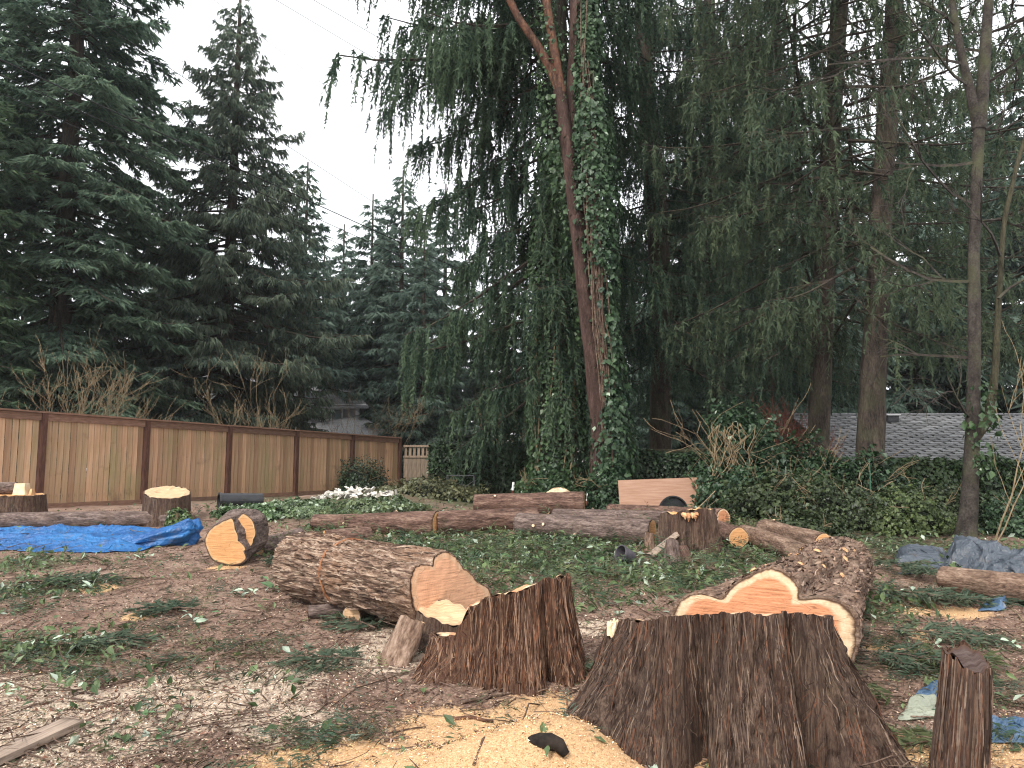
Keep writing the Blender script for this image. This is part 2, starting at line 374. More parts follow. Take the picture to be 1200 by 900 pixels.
# ------------------------------------------------------------------ log and stump builders
def basis(axis):
    z = unit(axis); ref = np.array([0, 0, 1.]) if abs(z[2]) < .95 else np.array([0, 1., 0])
    x = unit(np.cross(ref, z)); y = np.cross(z, x)
    return np.stack([x, y, z], 1)          # columns
def outline_px(pts, P, B, n, blur=3.0):
    """outline seen in the picture, measured on the cut plane through P"""
    q = []
    for px, py in pts:
        d = ray(px, py); t = np.dot(P-CAM, B[:, 2])/np.dot(d, B[:, 2]); v = CAM+d*t-P
        q.append((math.degrees(math.atan2(v@B[:, 1], v@B[:, 0])), float(np.hypot(v@B[:, 0], v@B[:, 1]))))
    return circ(q, n, blur)
def face_mesh(rr, z, n, rough=.004, seed=0, dome=0., zfun=None):
    th = np.arange(n)/n*2*np.pi; K = 14; a = Acc(); V = [[0, 0, z if zfun is None else float(zfun(np.array(0.), np.array(0.)))]]; rad = [0]
    for k in range(1, K+1):
        f = (k/K)**.8; x = rr*f*np.cos(th); y = rr*f*np.sin(th)
        zz = np.full(n, z) if zfun is None else zfun(x, y)
        zz = zz + rough*noise(np.stack([x*22, y*5, np.full(n, seed*1.)], -1), seed) + dome*(1-f*f)
        V += list(np.stack([x, y, zz], -1)); rad += [f]*n
    t = [[0, 1+j, 1+(j+1) % n] for j in range(n)]
    i = (1+np.arange(K-1)*n)[:, None]; j = np.arange(n)[None]; j2 = (j+1) % n
    q = np.stack([i+j, i+n+j, i+n+j2, i+j2], -1).reshape(-1, 4)
    a.add(np.array(V), q, t); return a, np.array(rad)
def flip(a):
    a.q = [q[:, ::-1] for q in a.q]; a.t = [t[:, ::-1] for t in a.t]
FIBRE_COLS = [(.085, .054, .040), (.042, .027, .021), (.14, .095, .07), (.12, .058, .036), (.19, .135, .10), (.06, .04, .031), (.05, .033, .026)]
def ribbons(V, N, length, width, off, seed, cols=FIBRE_COLS, drift=.0, K=4):
    """torn bark strips that follow the surface grid V (rows, columns, 3)"""
    r2 = np.random.default_rng(seed); m, n = V.shape[:2]; ctr = V.mean(1, keepdims=True); out = unit(V-ctr)
    i0 = r2.uniform(0, m-2, N); j0 = r2.integers(0, n, N); ln = r2.uniform(*length, N)*m; kk = np.linspace(0, 1, K)
    I = np.clip(i0[:, None]+ln[:, None]*kk, 0, m-1).astype(int); J = (j0[:, None]+np.round(drift*n*r2.normal(size=(N, 1))*kk)).astype(int) % n
    P = V[I, J]; O_ = out[I, J]; T = unit(V[I, (J+1) % n]-V[I, J]); of = r2.uniform(*off, N)[:, None]*(.4+1.2*np.abs(kk-r2.random((N, 1))))
    w_ = (r2.uniform(*width, N)[:, None]*np.sin(np.pi*(.12+.80*kk)))[..., None]*.5
    tw = O_*w_*r2.normal(0, .6, (N, 1, 1)); A_ = P+O_*of[..., None]+T*w_+tw; B_ = P+O_*of[..., None]-T*w_-tw
    VV = np.stack([A_, B_], 2).reshape(-1, 3); b = (np.arange(N)*K*2)[:, None]+(np.arange(K-1)*2)[None]
    q = np.stack([b, b+1, b+3, b+2], -1).reshape(-1, 4); cc = np.array(cols)[r2.integers(0, len(cols), N)]*r2.uniform(.7, 1.25, (N, 1))
    a = Acc(); a.add(VV, q, None, np.repeat(cc, K*2, 0)); return a
def make_log(name, label, P0, P1, r0, r1, bark='bark_log', wood='wood_orange', out0=None, out1=None, rough=.10, n=72, m=40, seed=0, bend=0.03, cat='log', group=None, knots=0, furrow=.0, faces=(True, True), flakes=None):
    P0 = np.array(P0, float); P1 = np.array(P1, float); L = np.linalg.norm(P1-P0); B = basis(P1-P0)
    o = thing(name, label, cat, P0, group=group)
    Mx = np.eye(4); Mx[:3, :3] = B; Mx[:3, 3] = P0; o.matrix_world = Matrix(Mx.tolist())
    th = np.arange(n)/n*2*np.pi; lr = np.random.default_rng(seed+100)
    A0 = out0 if out0 is not None else r0*(1+.07*noise(np.stack([np.cos(th)*1.3, np.sin(th)*1.3, np.full(n, seed*3.1)], -1), seed))
    A1 = out1 if out1 is not None else r1*(1+.07*noise(np.stack([np.cos(th)*1.3, np.sin(th)*1.3, np.full(n, seed*3.1+.4)], -1), seed))
    ts = np.linspace(0, 1, m); V = []
    bx, by = (lr.uniform(-bend, bend), lr.uniform(-bend, bend)*.3) if bend else (0, 0)
    for t in ts:
        f = 1-(1-t)**1.6 if out0 is not None else t
        rr = A0*(1-f)+A1*f
        p = np.stack([np.cos(th)*rr*14, np.sin(th)*rr*14, np.full(n, t*L*3.2+seed*7)], -1)
        p2 = np.stack([np.cos(th)*rr*45, np.sin(th)*rr*45, np.full(n, t*L*9+seed*7)], -1)
        d = fbm(p, 3, seed+1)*rough*.5 + (-np.abs(noise(p2, seed+9)))*rough*.45*(1+furrow)
        rr = rr*1.0 + np.minimum(rr, .45)*d*min(1, .22+6*min(t, 1-t))
        rr = rr*(1+.05*float(noise(np.array([t*L*1.6+seed*2.7, seed*1.3, .5]), seed+31))+.03*float(noise(np.array([t*L*5+seed, .2, .5]), seed+32)))
        s = math.sin(math.pi*t)
        V.append(np.stack([np.cos(th)*rr+bx*s*L, np.sin(th)*rr+by*s*L, np.full(n, t*L)], -1))
    V = np.array(V); a = Acc()
    e0 = V[0].copy(); e0[:, :2] *= .955; e0[:, 2] += .004; e1 = V[-1].copy(); e1[:, :2] *= .955; e1[:, 2] -= .004
    VV = np.vstack([e0[None], V, e1[None]]); k = len(VV)
    i = np.arange(k-1)[:, None]*n; j = np.arange(n)[None]; j2 = (j+1) % n
    a.add(VV, np.stack([i+j, i+j2, i+n+j2, i+n+j], -1)); a.build('bark', bark, o, True)
    if flakes: tag(ribbons(V, *flakes).build('bark_flakes', 'litter', o), kind='stuff')
    for end, z, ed in ((0, 0., V[0]), (1, L, V[-1])):
        if not faces[end]: continue
        fa, rad = face_mesh(np.hypot(ed[:, 0], ed[:, 1])*.965, z+(-.004 if end == 0 else .004), n, .003, seed+end)
        if end == 0: flip(fa)
        fa.build('cut_face', wood, o, False, {'rad': rad})
    for q in range(knots):
        t = lr.uniform(.1, .9); an = lr.uniform(0, 2*np.pi); rr = r0*(1-t)+r1*t
        d = np.array([math.cos(an), math.sin(an), .3*lr.normal()]); c0 = d*[rr*.9, rr*.9, 0]+[bx*math.sin(math.pi*t)*L, 0, t*L]
        st = Acc(); st.tube([c0, c0+d*rr*.22], [rr*.17, rr*.14], 8); kn = st.build('branch_stub', bark, o, True)
        fa = Acc(); fa.tube([c0+d*rr*.21, c0+d*(rr*.22+.003)], rr*.125, 8); fa.build('cut_face', 'pale_wood', kn)
    return o
def glog(name, label, A, Bp, **kw):
    """log lying on the ground: (px, py of its underside, diameter px) at both ends"""
    Q = []
    for px, py, d in (A, Bp):
        g = G(px, py); r = d/2*g[1]/F; Q.append((g+np.array([0, 0, r*.93]), r))
    lift = kw.pop('lift', (0, 0))
    Q[0][0][2] += lift[0]; Q[1][0][2] += lift[1]
    return make_log(name, label, Q[0][0], Q[1][0], Q[0][1], Q[1][1], **kw)
def make_stump(name, label, c, ctop, cbase, ztop, bark, wood, n=360, m=110, seams=(), seed=0, power=1.9, fib=.016, wood_rough=.012, group=None, lean=(0, 0), tooth=.008, strips=None):
    """ztop(x, y) local height of the cut; ctop / cbase outlines (deg, r)"""
    o = thing(name, label, 'tree stump', c, group=group)
    th = np.arange(n)/n*2*np.pi; rt = circ(ctop, n, 6); rb = circ(cbase, n, 5); V = []
    rx, ry = np.cos(th), np.sin(th)
    zt = ztop(rt*rx, rt*ry); zt = zt + tooth*fbm(np.stack([rx*rt*40, ry*rt*40, np.full(n, seed)], -1), 2, seed)
    for t in np.linspace(0, 1, m):
        f = (1-t)**power; r = rt*(1-f)+rb*f
        for ang, depth, wdt, drift in seams:
            d = (np.degrees(th)-(ang+drift*(1-t))+180) % 360-180; r = r-depth*(.18+.95*(1-t))*np.exp(-(d/wdt)**2)
        z = -.12+(zt+.12)*t
        tw = th*1.0
        big = noise(np.stack([rx*r*4, ry*r*4, z*.9+seed*5], -1), seed)*.02
        p = np.stack([rx*r*34+.6*np.sin(z*5), ry*r*34, z*3.2+seed*9], -1); fibre = noise(p, seed+2)
        p2 = np.stack([rx*r*80, ry*r*80, z*7+seed], -1); f2 = noise(p2, seed+3)
        p3 = np.stack([rx*r*16, ry*r*16, z*1.6+seed], -1); f3 = -np.abs(noise(p3, seed+6))
        crx = noise(np.stack([rx*r*26, ry*r*26, z*24], -1), seed+4)
        f4 = -np.abs(noise(np.stack([rx*r*9, ry*r*9, z*1.1+seed*2], -1), seed+7))
        md_ = .55+.6*noise(np.stack([rx*r*2.2, ry*r*2.2, z*2.5+seed*3], -1), seed+11)
        d = big + fib*(.7*fibre*(.6+md_)+.5*f2+1.3*f3*md_*(.35+.65*t)+.9*f4*md_+.7*crx*(1-t)**1.2)
        V.append(np.stack([rx*(r+d)+lean[0]*t, ry*(r+d)+lean[1]*t, z], -1))
    e = V[-1].copy(); cx = np.array([lean[0], lean[1]]); e[:, :2] = cx+(e[:, :2]-cx)*.965; e[:, 2] -= .004; V.append(e); V = np.array(V)
    a = Acc(); i = np.arange(m)[:, None]*n; j = np.arange(n)[None]; j2 = (j+1) % n
    a.add(V, np.stack([i+j, i+j2, i+n+j2, i+n+j], -1)); a.build('bark', bark, o, True)
    if strips: tag(ribbons(V[:-1], *strips).build('bark_fibres', 'litter', o), kind='stuff')
    rr = np.hypot(e[:, 0]-lean[0], e[:, 1]-lean[1])*1.008
    fa, rad = face_mesh(rr, 0, n, wood_rough, seed, zfun=lambda x, y: ztop(x, y)+.002)
    fa.v = [v+np.array([lean[0], lean[1], 0]) for v in fa.v]
    fa.build('cut_face', wood, o, True, {'rad': rad})
    return o

# ------------------------------------------------------------------ foreground stumps
c1 = np.array([1.16, 4.42, 0.0]); c1[2] = float(gz(1.16, 4.42))-.01
make_stump('tree_stump', 'huge dark fluted stump in the foreground beside the sawdust heap', c1,
           [(180, .62), (-150, .60), (-118, .56), (-90, .57), (-66, .56), (-40, .62), (-10, .565), (30, .55), (60, .5), (90, .48), (130, .52)],
           [(180, .98), (-166, 1.20), (-152, 1.12), (-132, .74), (-116, .60), (-98, .78), (-82, .86), (-66, .66), (-50, .94), (-36, 1.06), (-20, .92), (20, .75), (60, .75), (100, .7), (140, .7)],
           lambda x, y: .775-.24*(y+.57)-.05*np.clip(-x-.2, 0, 1)-c1[2]+.012*noise(np.stack([x*9, y*9, x*0], -1), 3),
           'bark_stump', 'wood_salmon', 460, 150, [(-117, .24, 6.5, 0), (-64, .27, 5.5, 4), (-143, .10, 4, -5), (-92, .035, 4, 0), (-80, .03, 3, 2), (-104, .03, 3, 0), (-40, .05, 4, 0), (10, .06, 8, 0), (70, .06, 9, 0)], 1, 1.3, .026, strips=(4600, (.05, .30), (.003, .010), (.001, .010), 3, FIBRE_COLS, .004))
c2 = np.array([.04, 5.42, float(gz(.04, 5.42))])
make_stump('tree_stump', 'reddish shredded-bark stump with a slanted top beyond the huge stump', c2,
           [(180, .60), (-160, .56), (-138, .42), (-110, .37), (-90, .37), (-50, .37), (0, .37), (45, .36), (90, .33), (135, .36), (158, .46)],
           [(180, .84), (-162, .82), (-140, .58), (-126, .46), (-104, .50), (-75, .50), (-55, .42), (-30, .54), (0, .50), (45, .45), (90, .5), (135, .5)],
           lambda x, y: .70+.30*np.maximum(x, -.33)-.22*(y+.36)-c2[2]+.02*noise(np.stack([x*11, y*11, x*0], -1), 5)-.18*np.clip((-x-.33)/.07, 0, 1),
           'bark_stump_red', 'wood_orange', 360, 120, [(-58, .09, 7, 0), (-112, .06, 5, 0), (-140, .08, 6, 0), (-85, .03, 4, 0), (60, .05, 9, 0)], 2, 1.9, .024, tooth=.012, strips=(3200, (.08, .4), (.003, .010), (.002, .013), 4, [(.11, .058, .038), (.05, .027, .019), (.19, .115, .075), (.17, .075, .042), (.23, .145, .10)], .006))
c3 = on(-.50, 5.92)
make_stump('tree_stump', 'small low stump with a pale slanted cut, left of the reddish stump', c3,
           [(0, .20), (60, .14), (120, .19), (180, .22), (-120, .15), (-60, .2)], [(0, .30), (60, .28), (180, .32), (-120, .34), (-60, .3)],
           lambda x, y: .20+.30*y-.10*x+.02*noise(np.stack([x*12, y*12, x*0], -1), 6), 'bark_stump', 'wood_pale', 160, 60, [(-100, .04, 10, 0)], 3, 1.6, .007, tooth=.004)
# leaning bark slab beside it
a = Acc(); n = 26
for k in range(9):
    pass
def slab(name, label, foot, top, width, thick, bark, wood, seed, cat='wood slab'):
    foot = np.array(foot, float); top = np.array(top, float); B = basis(top-foot); L = np.linalg.norm(top-foot)
    o = thing(name, label, cat); Mx = np.eye(4); Mx[:3, :3] = B; Mx[:3, 3] = foot; o.matrix_world = Matrix(Mx.tolist())
    nu, nl = 22, 30; a = Acc(); V = []
    for k, t in enumerate(np.linspace(0, 1, nl)):
        th = np.linspace(0, 2*np.pi, nu, endpoint=False)
        x = np.cos(th)*width*.5*(1.15-.3*t); y = np.sin(th)*thick*.5
        p = np.stack([x*30, y*30, np.full(nu, t*L*4+seed)], -1); d = 1+.22*noise(p, seed)
        V.append(np.stack([x*d, y*d, np.full(nu, t*L)+.03*noise(p*.5, seed+1)*(t > .9)], -1))
    V = np.array(V); i = np.arange(nl-1)[:, None]*nu; j = np.arange(nu)[None]; j2 = (j+1) % nu
    a.add(V.reshape(-1, 3), np.stack([i+j, i+j2, i+nu+j2, i+nu+j], -1)); a.build('bark', bark, o, True)
    f = Acc(); f.add(np.vstack([V[-1].mean(0)+[0, 0, .004], V[-1]*[.97, .97, 1]+[0, 0, .003]]), None, [[0, 1+q, 1+(q+1) % nu] for q in range(nu)])
    f.build('cut_face', wood, o, False, {'rad': np.concatenate([[0], np.full(nu, .8)])})
    return o
slab('wood_slab', 'split bark-covered slab leaning against the small pale-topped stump', on(-.84, 5.52)-[0, 0, .05], on(-.72, 5.66)+[0, 0, .24], .27, .14, 'bark_log', 'wood_pale', 4)

# weathered post stump, right foreground
pb = on(2.06, 3.74); n = 120
make_stump('post_stump', 'short weathered upright post stub at the right edge of the foreground', pb,
           [(0, .105), (60, .11), (120, .105), (180, .11), (-120, .115), (-60, .11)], [(0, .125), (90, .13), (180, .135), (-90, .135)],
           lambda x, y: .555+.25*y-.18*x+.03*noise(np.stack([x*22, y*22, x*0], -1), 8), 'bark_stump_red', 'wood_old', 220, 90, [(-100, .02, 8, 0), (-70, .014, 6, 0), (-130, .012, 6, 0)], 7, 1.2, .007, lean=(.085, 0), tooth=.018, strips=(500, (.1, .5), (.004, .012), (.001, .006), 8, FIBRE_COLS, .004))['category'] = 'post'

# ------------------------------------------------------------------ big logs
P0 = Wp(886, 738, 5.22); P1 = Wp(985, 668, 7.5); P1[2] = float(gz(P1[0], P1[1]))+.25
Bz = basis(P1-P0)
o0 = outline_px([(776, 728), (789, 704), (804, 693), (824, 692), (840, 702), (848, 693), (877, 672), (901, 659), (920, 664), (936, 677), (943, 692), (935, 706), (953, 698), (980, 698), (1006, 710), (1015, 732), (1014, 750), (1012, 770), (990, 800), (930, 812), (860, 812), (800, 790), (778, 755)], P0, Bz, 180)
big = make_log('log', 'massive felled log with a lobed orange cut face behind the huge stump', P0, P1, .55, .30, 'bark_log', 'wood_orange', out0=o0, rough=.11, n=180, m=90, seed=21, bend=.0, furrow=1.2, flakes=(2600, (.01, .05), (.008, .03), (.002, .012), 5, [(.17, .108, .076), (.10, .06, .045), (.30, .21, .155), (.22, .14, .10), (.07, .045, .034)], .004))
P0 = Wp(524, 690, 6.15); P1 = Wp(352, 652, 7.45); P1[2] = float(gz(P1[0], P1[1]))+.34
Bz = basis(P1-P0)
o0 = outline_px([(507, 650), (518, 643), (535, 653), (544, 666), (561, 683), (580, 693), (572, 718), (550, 735), (515, 740), (490, 728), (478, 702), (479, 672), (485, 662), (497, 660), (507, 664)], P0, Bz, 150)
lp = make_log('log', 'thick pale-barked log with a two-lobed salmon cut face, left of the reddish stump', P0, P1, .4, .31, 'bark_log_pale', 'wood_salmon', out0=o0, rough=.15, n=150, m=100, seed=23, bend=.0, furrow=1., flakes=(2200, (.02, .14), (.005, .016), (.001, .008), 6, [(.19, .125, .088), (.10, .062, .045), (.32, .24, .18), (.24, .165, .12), (.08, .05, .038)], .006))
L_lp = float(np.linalg.norm(P1-P0))
kf = Acc(); th = np.linspace(0, 2*np.pi, 60, endpoint=False)
rk = np.interp(np.linspace(0, 1, 60), np.linspace(0, 1, 150), o0)
ft = 1-(1-.62)**1.6
rr = (rk*(1-ft)+.31*ft)*.990
wv_ = .4+.6*np.abs(noise(np.stack([np.cos(th)*5, np.sin(th)*5, th*0], -1), 9)); jg = .05*noise(np.stack([np.cos(th)*3, np.sin(th)*3, th*0], -1), 19)
V = [np.stack([np.cos(th)*rr*(1+(s_-1)*wv_), np.sin(th)*rr*(1+(s_-1)*wv_), L_lp*.62+dz*wv_+.03*np.sin(th*2+1)+jg], -1) for dz, s_ in ((-.018, .93), (-.013, 1.0), (.010, .995), (.018, .93))]
V = np.array(V); i = np.arange(3)[:, None]*60; j = np.arange(60)[None]; j2 = (j+1) % 60
kf.add(V.reshape(-1, 3), np.stack([i+j, i+j2, i+60+j2, i+60+j], -1)); kf.build('saw_cut_ring', 'kerf', lp, True)

# log slice with bark fold (left)
P0 = Wp(266, 633, 9.05); P1 = Wp(287, 622, 9.75); P1[2] = max(P1[2], float(gz(P1[0], P1[1]))+.27)
Bz = basis(P1-P0)
o0 = outline_px([(272, 606), (275, 620), (279, 634), (284, 645), (290, 646), (290, 655), (282, 661), (262, 661), (250, 657), (243, 645), (240, 632), (245, 622), (256, 614), (266, 609)], P0, Bz, 120)
ld = make_log('log', 'short fat log with a teardrop orange face standing beside the blue tarp', P0, P1, .3, .3, 'bark_log_grey', 'wood_tan', out0=o0, rough=.08, n=120, m=30, seed=25, bend=0)
P0 = Wp(287, 628, 9.2); P1 = Wp(293, 622, 9.8); Bz = basis(P1-P0)
o0 = outline_px([(285, 600), (293, 606), (299, 618), (297, 632), (290, 645), (284, 640), (279, 626), (276, 612)], P0, Bz, 90)
make_log('log', 'narrow purplish-barked log half fused against the teardrop-faced log', P0, P1, .16, .15, 'bark_log_grey', 'wood_tan', out0=o0, rough=.12, n=90, m=24, seed=26, bend=0)

# ------------------------------------------------------------------ other logs and stumps
glog('log', 'thin dark log lying along the blue tarp by the fence', (-70, 622, 20), (203, 613, 17), bark='bark_log_grey', wood='wood_tan', seed=31, knots=5, rough=.07, bend=.008)
glog('log', 'small round-ended log between the teardrop log and the thick pale log', (303, 648, 20), (352, 640, 22), bark='bark_log_grey', wood='wood_pale', seed=32, knots=2)
glog('log', 'long red-brown log with cut branch stubs, leftmost of the row across the clearing', (368, 620, 17), (512, 628, 30), bark='bark_log_red', wood='wood_tan', seed=33, knots=7, n=96, m=60, bend=.01)
glog('log', 'short red-brown log in front of the leftmost row log', (380, 641, 19), (434, 637, 21), bark='bark_log_red', wood='wood_tan', seed=34, knots=2)
glog('log', 'red-brown log with a pale crescent end in the middle of the row', (509, 627, 28), (628, 621, 26), bark='bark_log_red', wood='wood_pale', seed=35, knots=4, bend=.01, n=96, m=50)
glog('log', 'pale square-ended log on the far side of the log row', (556, 600, 20), (685, 603, 28), bark='bark_log_red', wood='wood_pale', seed=36, knots=3, bend=.01)
glog('log', 'grey-purple log lying right of the row in front of the ivy trunks', (608, 628, 28), (765, 640, 30), bark='bark_log_grey', wood='wood_tan', seed=37, knots=6, bend=.012, n=96, m=60)
glog('log', 'second grey-purple log just behind the one in front of the ivy trunks', (650, 616, 20), (800, 620, 20), bark='bark_log_grey', wood='wood_tan', seed=38, knots=4, bend=.01)
glog('log', 'red-brown log with an orange right end in front of the plywood sheet', (716, 606, 15), (848, 616, 22), bark='bark_log_red', wood='wood_orange', seed=39, knots=3, bend=.01, n=90, m=50)
glog('log', 'short log with a pale oval end right of the mid-clearing stump', (866, 643, 26), (838, 632, 24), bark='bark_log_red', wood='wood_tan', seed=40)
glog('log', 'mossy bark log sloping down behind the massive felled log', (872, 636, 22), (946, 664, 25), bark='bark_log', wood='wood_tan', seed=41, bend=.02, m=50)
glog('log', 'knobbly log with a round orange end resting behind the massive felled log', (966, 656, 25), (897, 634, 24), bark='bark_log', wood='wood_tan', seed=42, lift=(.06, .04), knots=3)
glog('log', 'brown log at the right edge in front of the grey tarp', (1106, 690, 28), (1290, 728, 46), bark='bark_log', wood='wood_tan', seed=43, knots=5, bend=.01, n=110, m=70, rough=.10)
glog('log', 'small split stick log wedged under the thick pale-barked log', (362, 724, 17), (412, 722, 16), bark='bark_log_grey', wood='wood_tan', seed=44)
glog('log', 'stubby pale-ended chunk propping the thick pale-barked log', (412, 730, 22), (432, 718, 22), bark='bark_log', wood='wood_pale', seed=45)
glog('log', 'short dark round lying beyond the log row near the ivy trunk', (640, 603, 14), (672, 601, 14), bark='bark_log_red', wood='wood_pale', seed=46)

c4 = Wp(20, 600, 12.9); c4[2] = float(gz(c4[0], c4[1]))
make_stump('tree_stump', 'broad stump by the fence at the left edge with chunks on top', c4,
           [(0, .40), (90, .4), (180, .42), (-90, .42)], [(0, .52), (90, .5), (180, .52), (-60, .55), (-110, .5)],
           lambda x, y: .42+.02*y, 'bark_stump', 'wood_tan', 160, 50, [(-80, .04, 9, 0)], 11, 1.5, .010, tooth=.004)
tz = c4[2]+.42
make_log('log', 'small log piece lying on the stump at the left edge', c4+[-.36, -.18, .53], c4+[-.06, .05, .53], .1, .1, 'bark_log_grey', 'wood_tan', seed=47, n=40, m=12)
o = thing('wood_chunk', 'pale split block standing on the stump at the left edge', 'wood chunk', c4+[.12, -.1, .42])
a = Acc(); a.box((0, 0, .095), (.2, .17, .19), taper=.82); a.build('block', 'pale_wood', o)
a = Acc(); a.box((.16, .02, .05), (.05, .12, .1), taper=.6); a.build('splinter', 'splinter', o)
c5 = Wp(195, 606, 12.5); c5[2] = float(gz(c5[0], c5[1]))
make_stump('tree_stump', 'brown stump with a tilted bright orange top near the fence', c5,
           [(0, .36), (90, .34), (180, .36), (-90, .36)], [(0, .40), (90, .42), (180, .40), (-60, .46), (-130, .42)],
           lambda x, y: .48-.10*x+.42*y*.6, 'bark_stump', 'wood_pale', 160, 50, [(-80, .03, 9, 0)], 12, 1.5, .009, tooth=.004)
c6 = Wp(806, 640, 10.1); c6[2] = float(gz(c6[0], c6[1]))
s6 = make_stump('tree_stump', 'dark mid-clearing stump with a torn yellow notch and split slabs beside it', c6,
           [(0, .36), (60, .33), (120, .33), (180, .36), (-130, .34), (-90, .3), (-45, .36)], [(0, .44), (60, .42), (120, .42), (180, .42), (-130, .42), (-95, .36), (-50, .5), (-20, .5)],
           lambda x, y: .46+.10*x-.12*y+.03*noise(np.stack([x*9, y*9, x*0], -1), 5), 'bark_stump', 'wood_tan', 240, 70, [(-95, .05, 8, 0), (-60, .04, 8, 0)], 13, 1.6, .02)
a = Acc()
for q in range(6):
    x = -.12+.035*q+.015*math.sin(q*5); h = .02+.07*((q*37) % 5)/5
    a.tube([[x, -.30, .46], [x+.006*math.sin(q), -.325-.006*(q % 3), .45-h*.5], [x, -.33, .44-h]], [.028, .022, .005], 6)
a.build('torn_wood', 'splinter', s6)
g = G(775, 652)
slab('wood_slab', 'grey slab propped slantwise left of the mid-clearing stump', g+[-.15, -.05, .02], g+[.22, .1, .27], .16, .05, 'plank_grey', 'wood_tan', 51)
slab('wood_slab', 'upright bark slab leaning on the mid-clearing stump', G(789, 662)-[0, 0, .03], G(789, 662)+[.02, .12, .30], .18, .08, 'bark_log_grey', 'wood_tan', 52)
slab('wood_slab', 'reddish freshly split slab leaning right of the upright slab', G(808, 660)-[0, 0, .03], G(808, 660)+[-.06, .16, .2], .16, .05, 'bark_log_red', 'wood_tan', 53)
slab('wood_slab', 'tan split chunk standing at the end of the grey-purple log', G(760, 648)-[0, 0, .02], G(760, 648)+[.02, .05, .25], .13, .1, 'bark_log', 'wood_tan', 54)
# pile of cut wood behind row: cream half-round slab leaning on the far log
g = Wp(655, 592, 15.2); g[2] = float(gz(g[0], g[1]))
make_stump('wood_round', 'cream dome-shaped offcut resting behind the pale square-ended log', g, [(0, .26), (90, .1), (180, .26), (-90, .1)], [(0, .3), (90, .14), (180, .3), (-90, .14)],
           lambda x, y: .50-1.6*x*x, 'pale_wood', 'wood_pale', 90, 30, [], 15, 1., .006)['category'] = 'offcut'
# chip of wood on the reddish stump rim / big stump rim
for lab, px, py, Y, s_ in (('white torn splinter lump on the left rim of the huge stump', 716, 727, 4.32, .05),):
    p = Wp(px, py, Y); a = Acc(); V = rng.normal(size=(30, 3)); V = unit(V)*s_*np.array([.9, .7, .6])*(1+.3*rng.normal(size=(30, 1)))
    o = thing('wood_splinter', lab, 'splinter', p-[0, 0, .05])
    for q in range(6):
        d = rng.normal(size=2)*.02; a.tube([[d[0], d[1], -.03], [d[0]*1.5, d[1]*1.2, .02], [d[0]*2.2, d[1]*1.3, .035+.025*rng.random()]], [.018, .014, .004], 6)
    a.build('splinter', 'pale_wood', o)
# bits of pale bark on the massive log
bark_chip = Acc(); bark_chip.box((0, 0, 0), (.085, .06, .02), taper=.6)
chip_me = None
for q in range(16):
    t = .25+.72*((q*.618) % 1); ang = math.radians(40+110*((q*.37) % 1))
    f = 1-(1-t)**1.6; L_ = (big.matrix_world.to_3x3()@Vector((0, 0, 1))); pass
dg_bigM = np.array(big.matrix_world)
bigP0 = dg_bigM[:3, 3]; bigB = dg_bigM[:3, :3]
bigbark = big.children[0]; bv = np.zeros(len(bigbark.data.vertices)*3, np.float32); bigbark.data.vertices.foreach_get('co', bv); bv = bv.reshape(-1, 3)@bigB.T+bigP0
cand = np.where((bv[:, 2] > bv[:, 2].max()-.42) & (np.arange(len(bv)) > 180*20))[0]
topsel = []
for q in range(400):
    i = cand[(q*7919) % len(cand)]
    c = bv[i]; ctr = bigP0+bigB[:, 2]*((c-bigP0)@bigB[:, 2]); nrm = unit(c-ctr)
    if nrm[2] > .45 and nrm[1] < .7 and all(np.linalg.norm(c-s_) > .13 for s_, _ in topsel): topsel.append((c, nrm))
    if len(topsel) >= 14: break
for q, (c, nrm) in enumerate(topsel):
    if chip_me is None:
        o = bark_chip.build('wood_chip', 'splinter'); chip_me = o.data
    else:
        o = bpy.data.objects.new('wood_chip', chip_me); C.objects.link(o)
    o.location = Vector(c+nrm*.014); o.rotation_euler = (Vector(nrm).to_track_quat('Z', 'Y').to_matrix()@Matrix.Rotation(rng.uniform(0, 6), 3, 'Z')).to_euler()
    s_ = rng.uniform(.35, .8); o.scale = (s_, s_, s_)
    tag(o, 'pale sawn chip lying on top of the massive felled log', 'wood chip', 'sawn chips on the massive log')
# dark hole in the sawdust, imitated by a blackened rotten root
p = G(640, 868)
a = Acc()
th = np.linspace(0, 2*np.pi, 20, endpoint=False)
V = []
for r_, z_ in ((.085, .035), (.075, .0), (.055, -.06), (.02, -.1)):
    V.append(np.stack([np.cos(th)*r_*1.2, np.sin(th)*r_*.6+(z_*-.4), np.full(20, z_+.03)], -1))
V = np.array(V); i = np.arange(3)[:, None]*20; j = np.arange(20)[None]; j2 = (j+1) % 20
o = thing('root_hole_stub', 'blackened rotten root stub standing in for a dark hole in the orange sawdust', 'root', p)
a.tube([[-.10, .04, -.03], [-.07, .03, -.005], [-.03, .01, .008], [.02, -.015, .012], [.06, -.035, .004], [.09, -.06, -.03]], [.018, .03, .036, .04, .034, .02], 14); a.build('bark', 'root_hole_black', o, True)

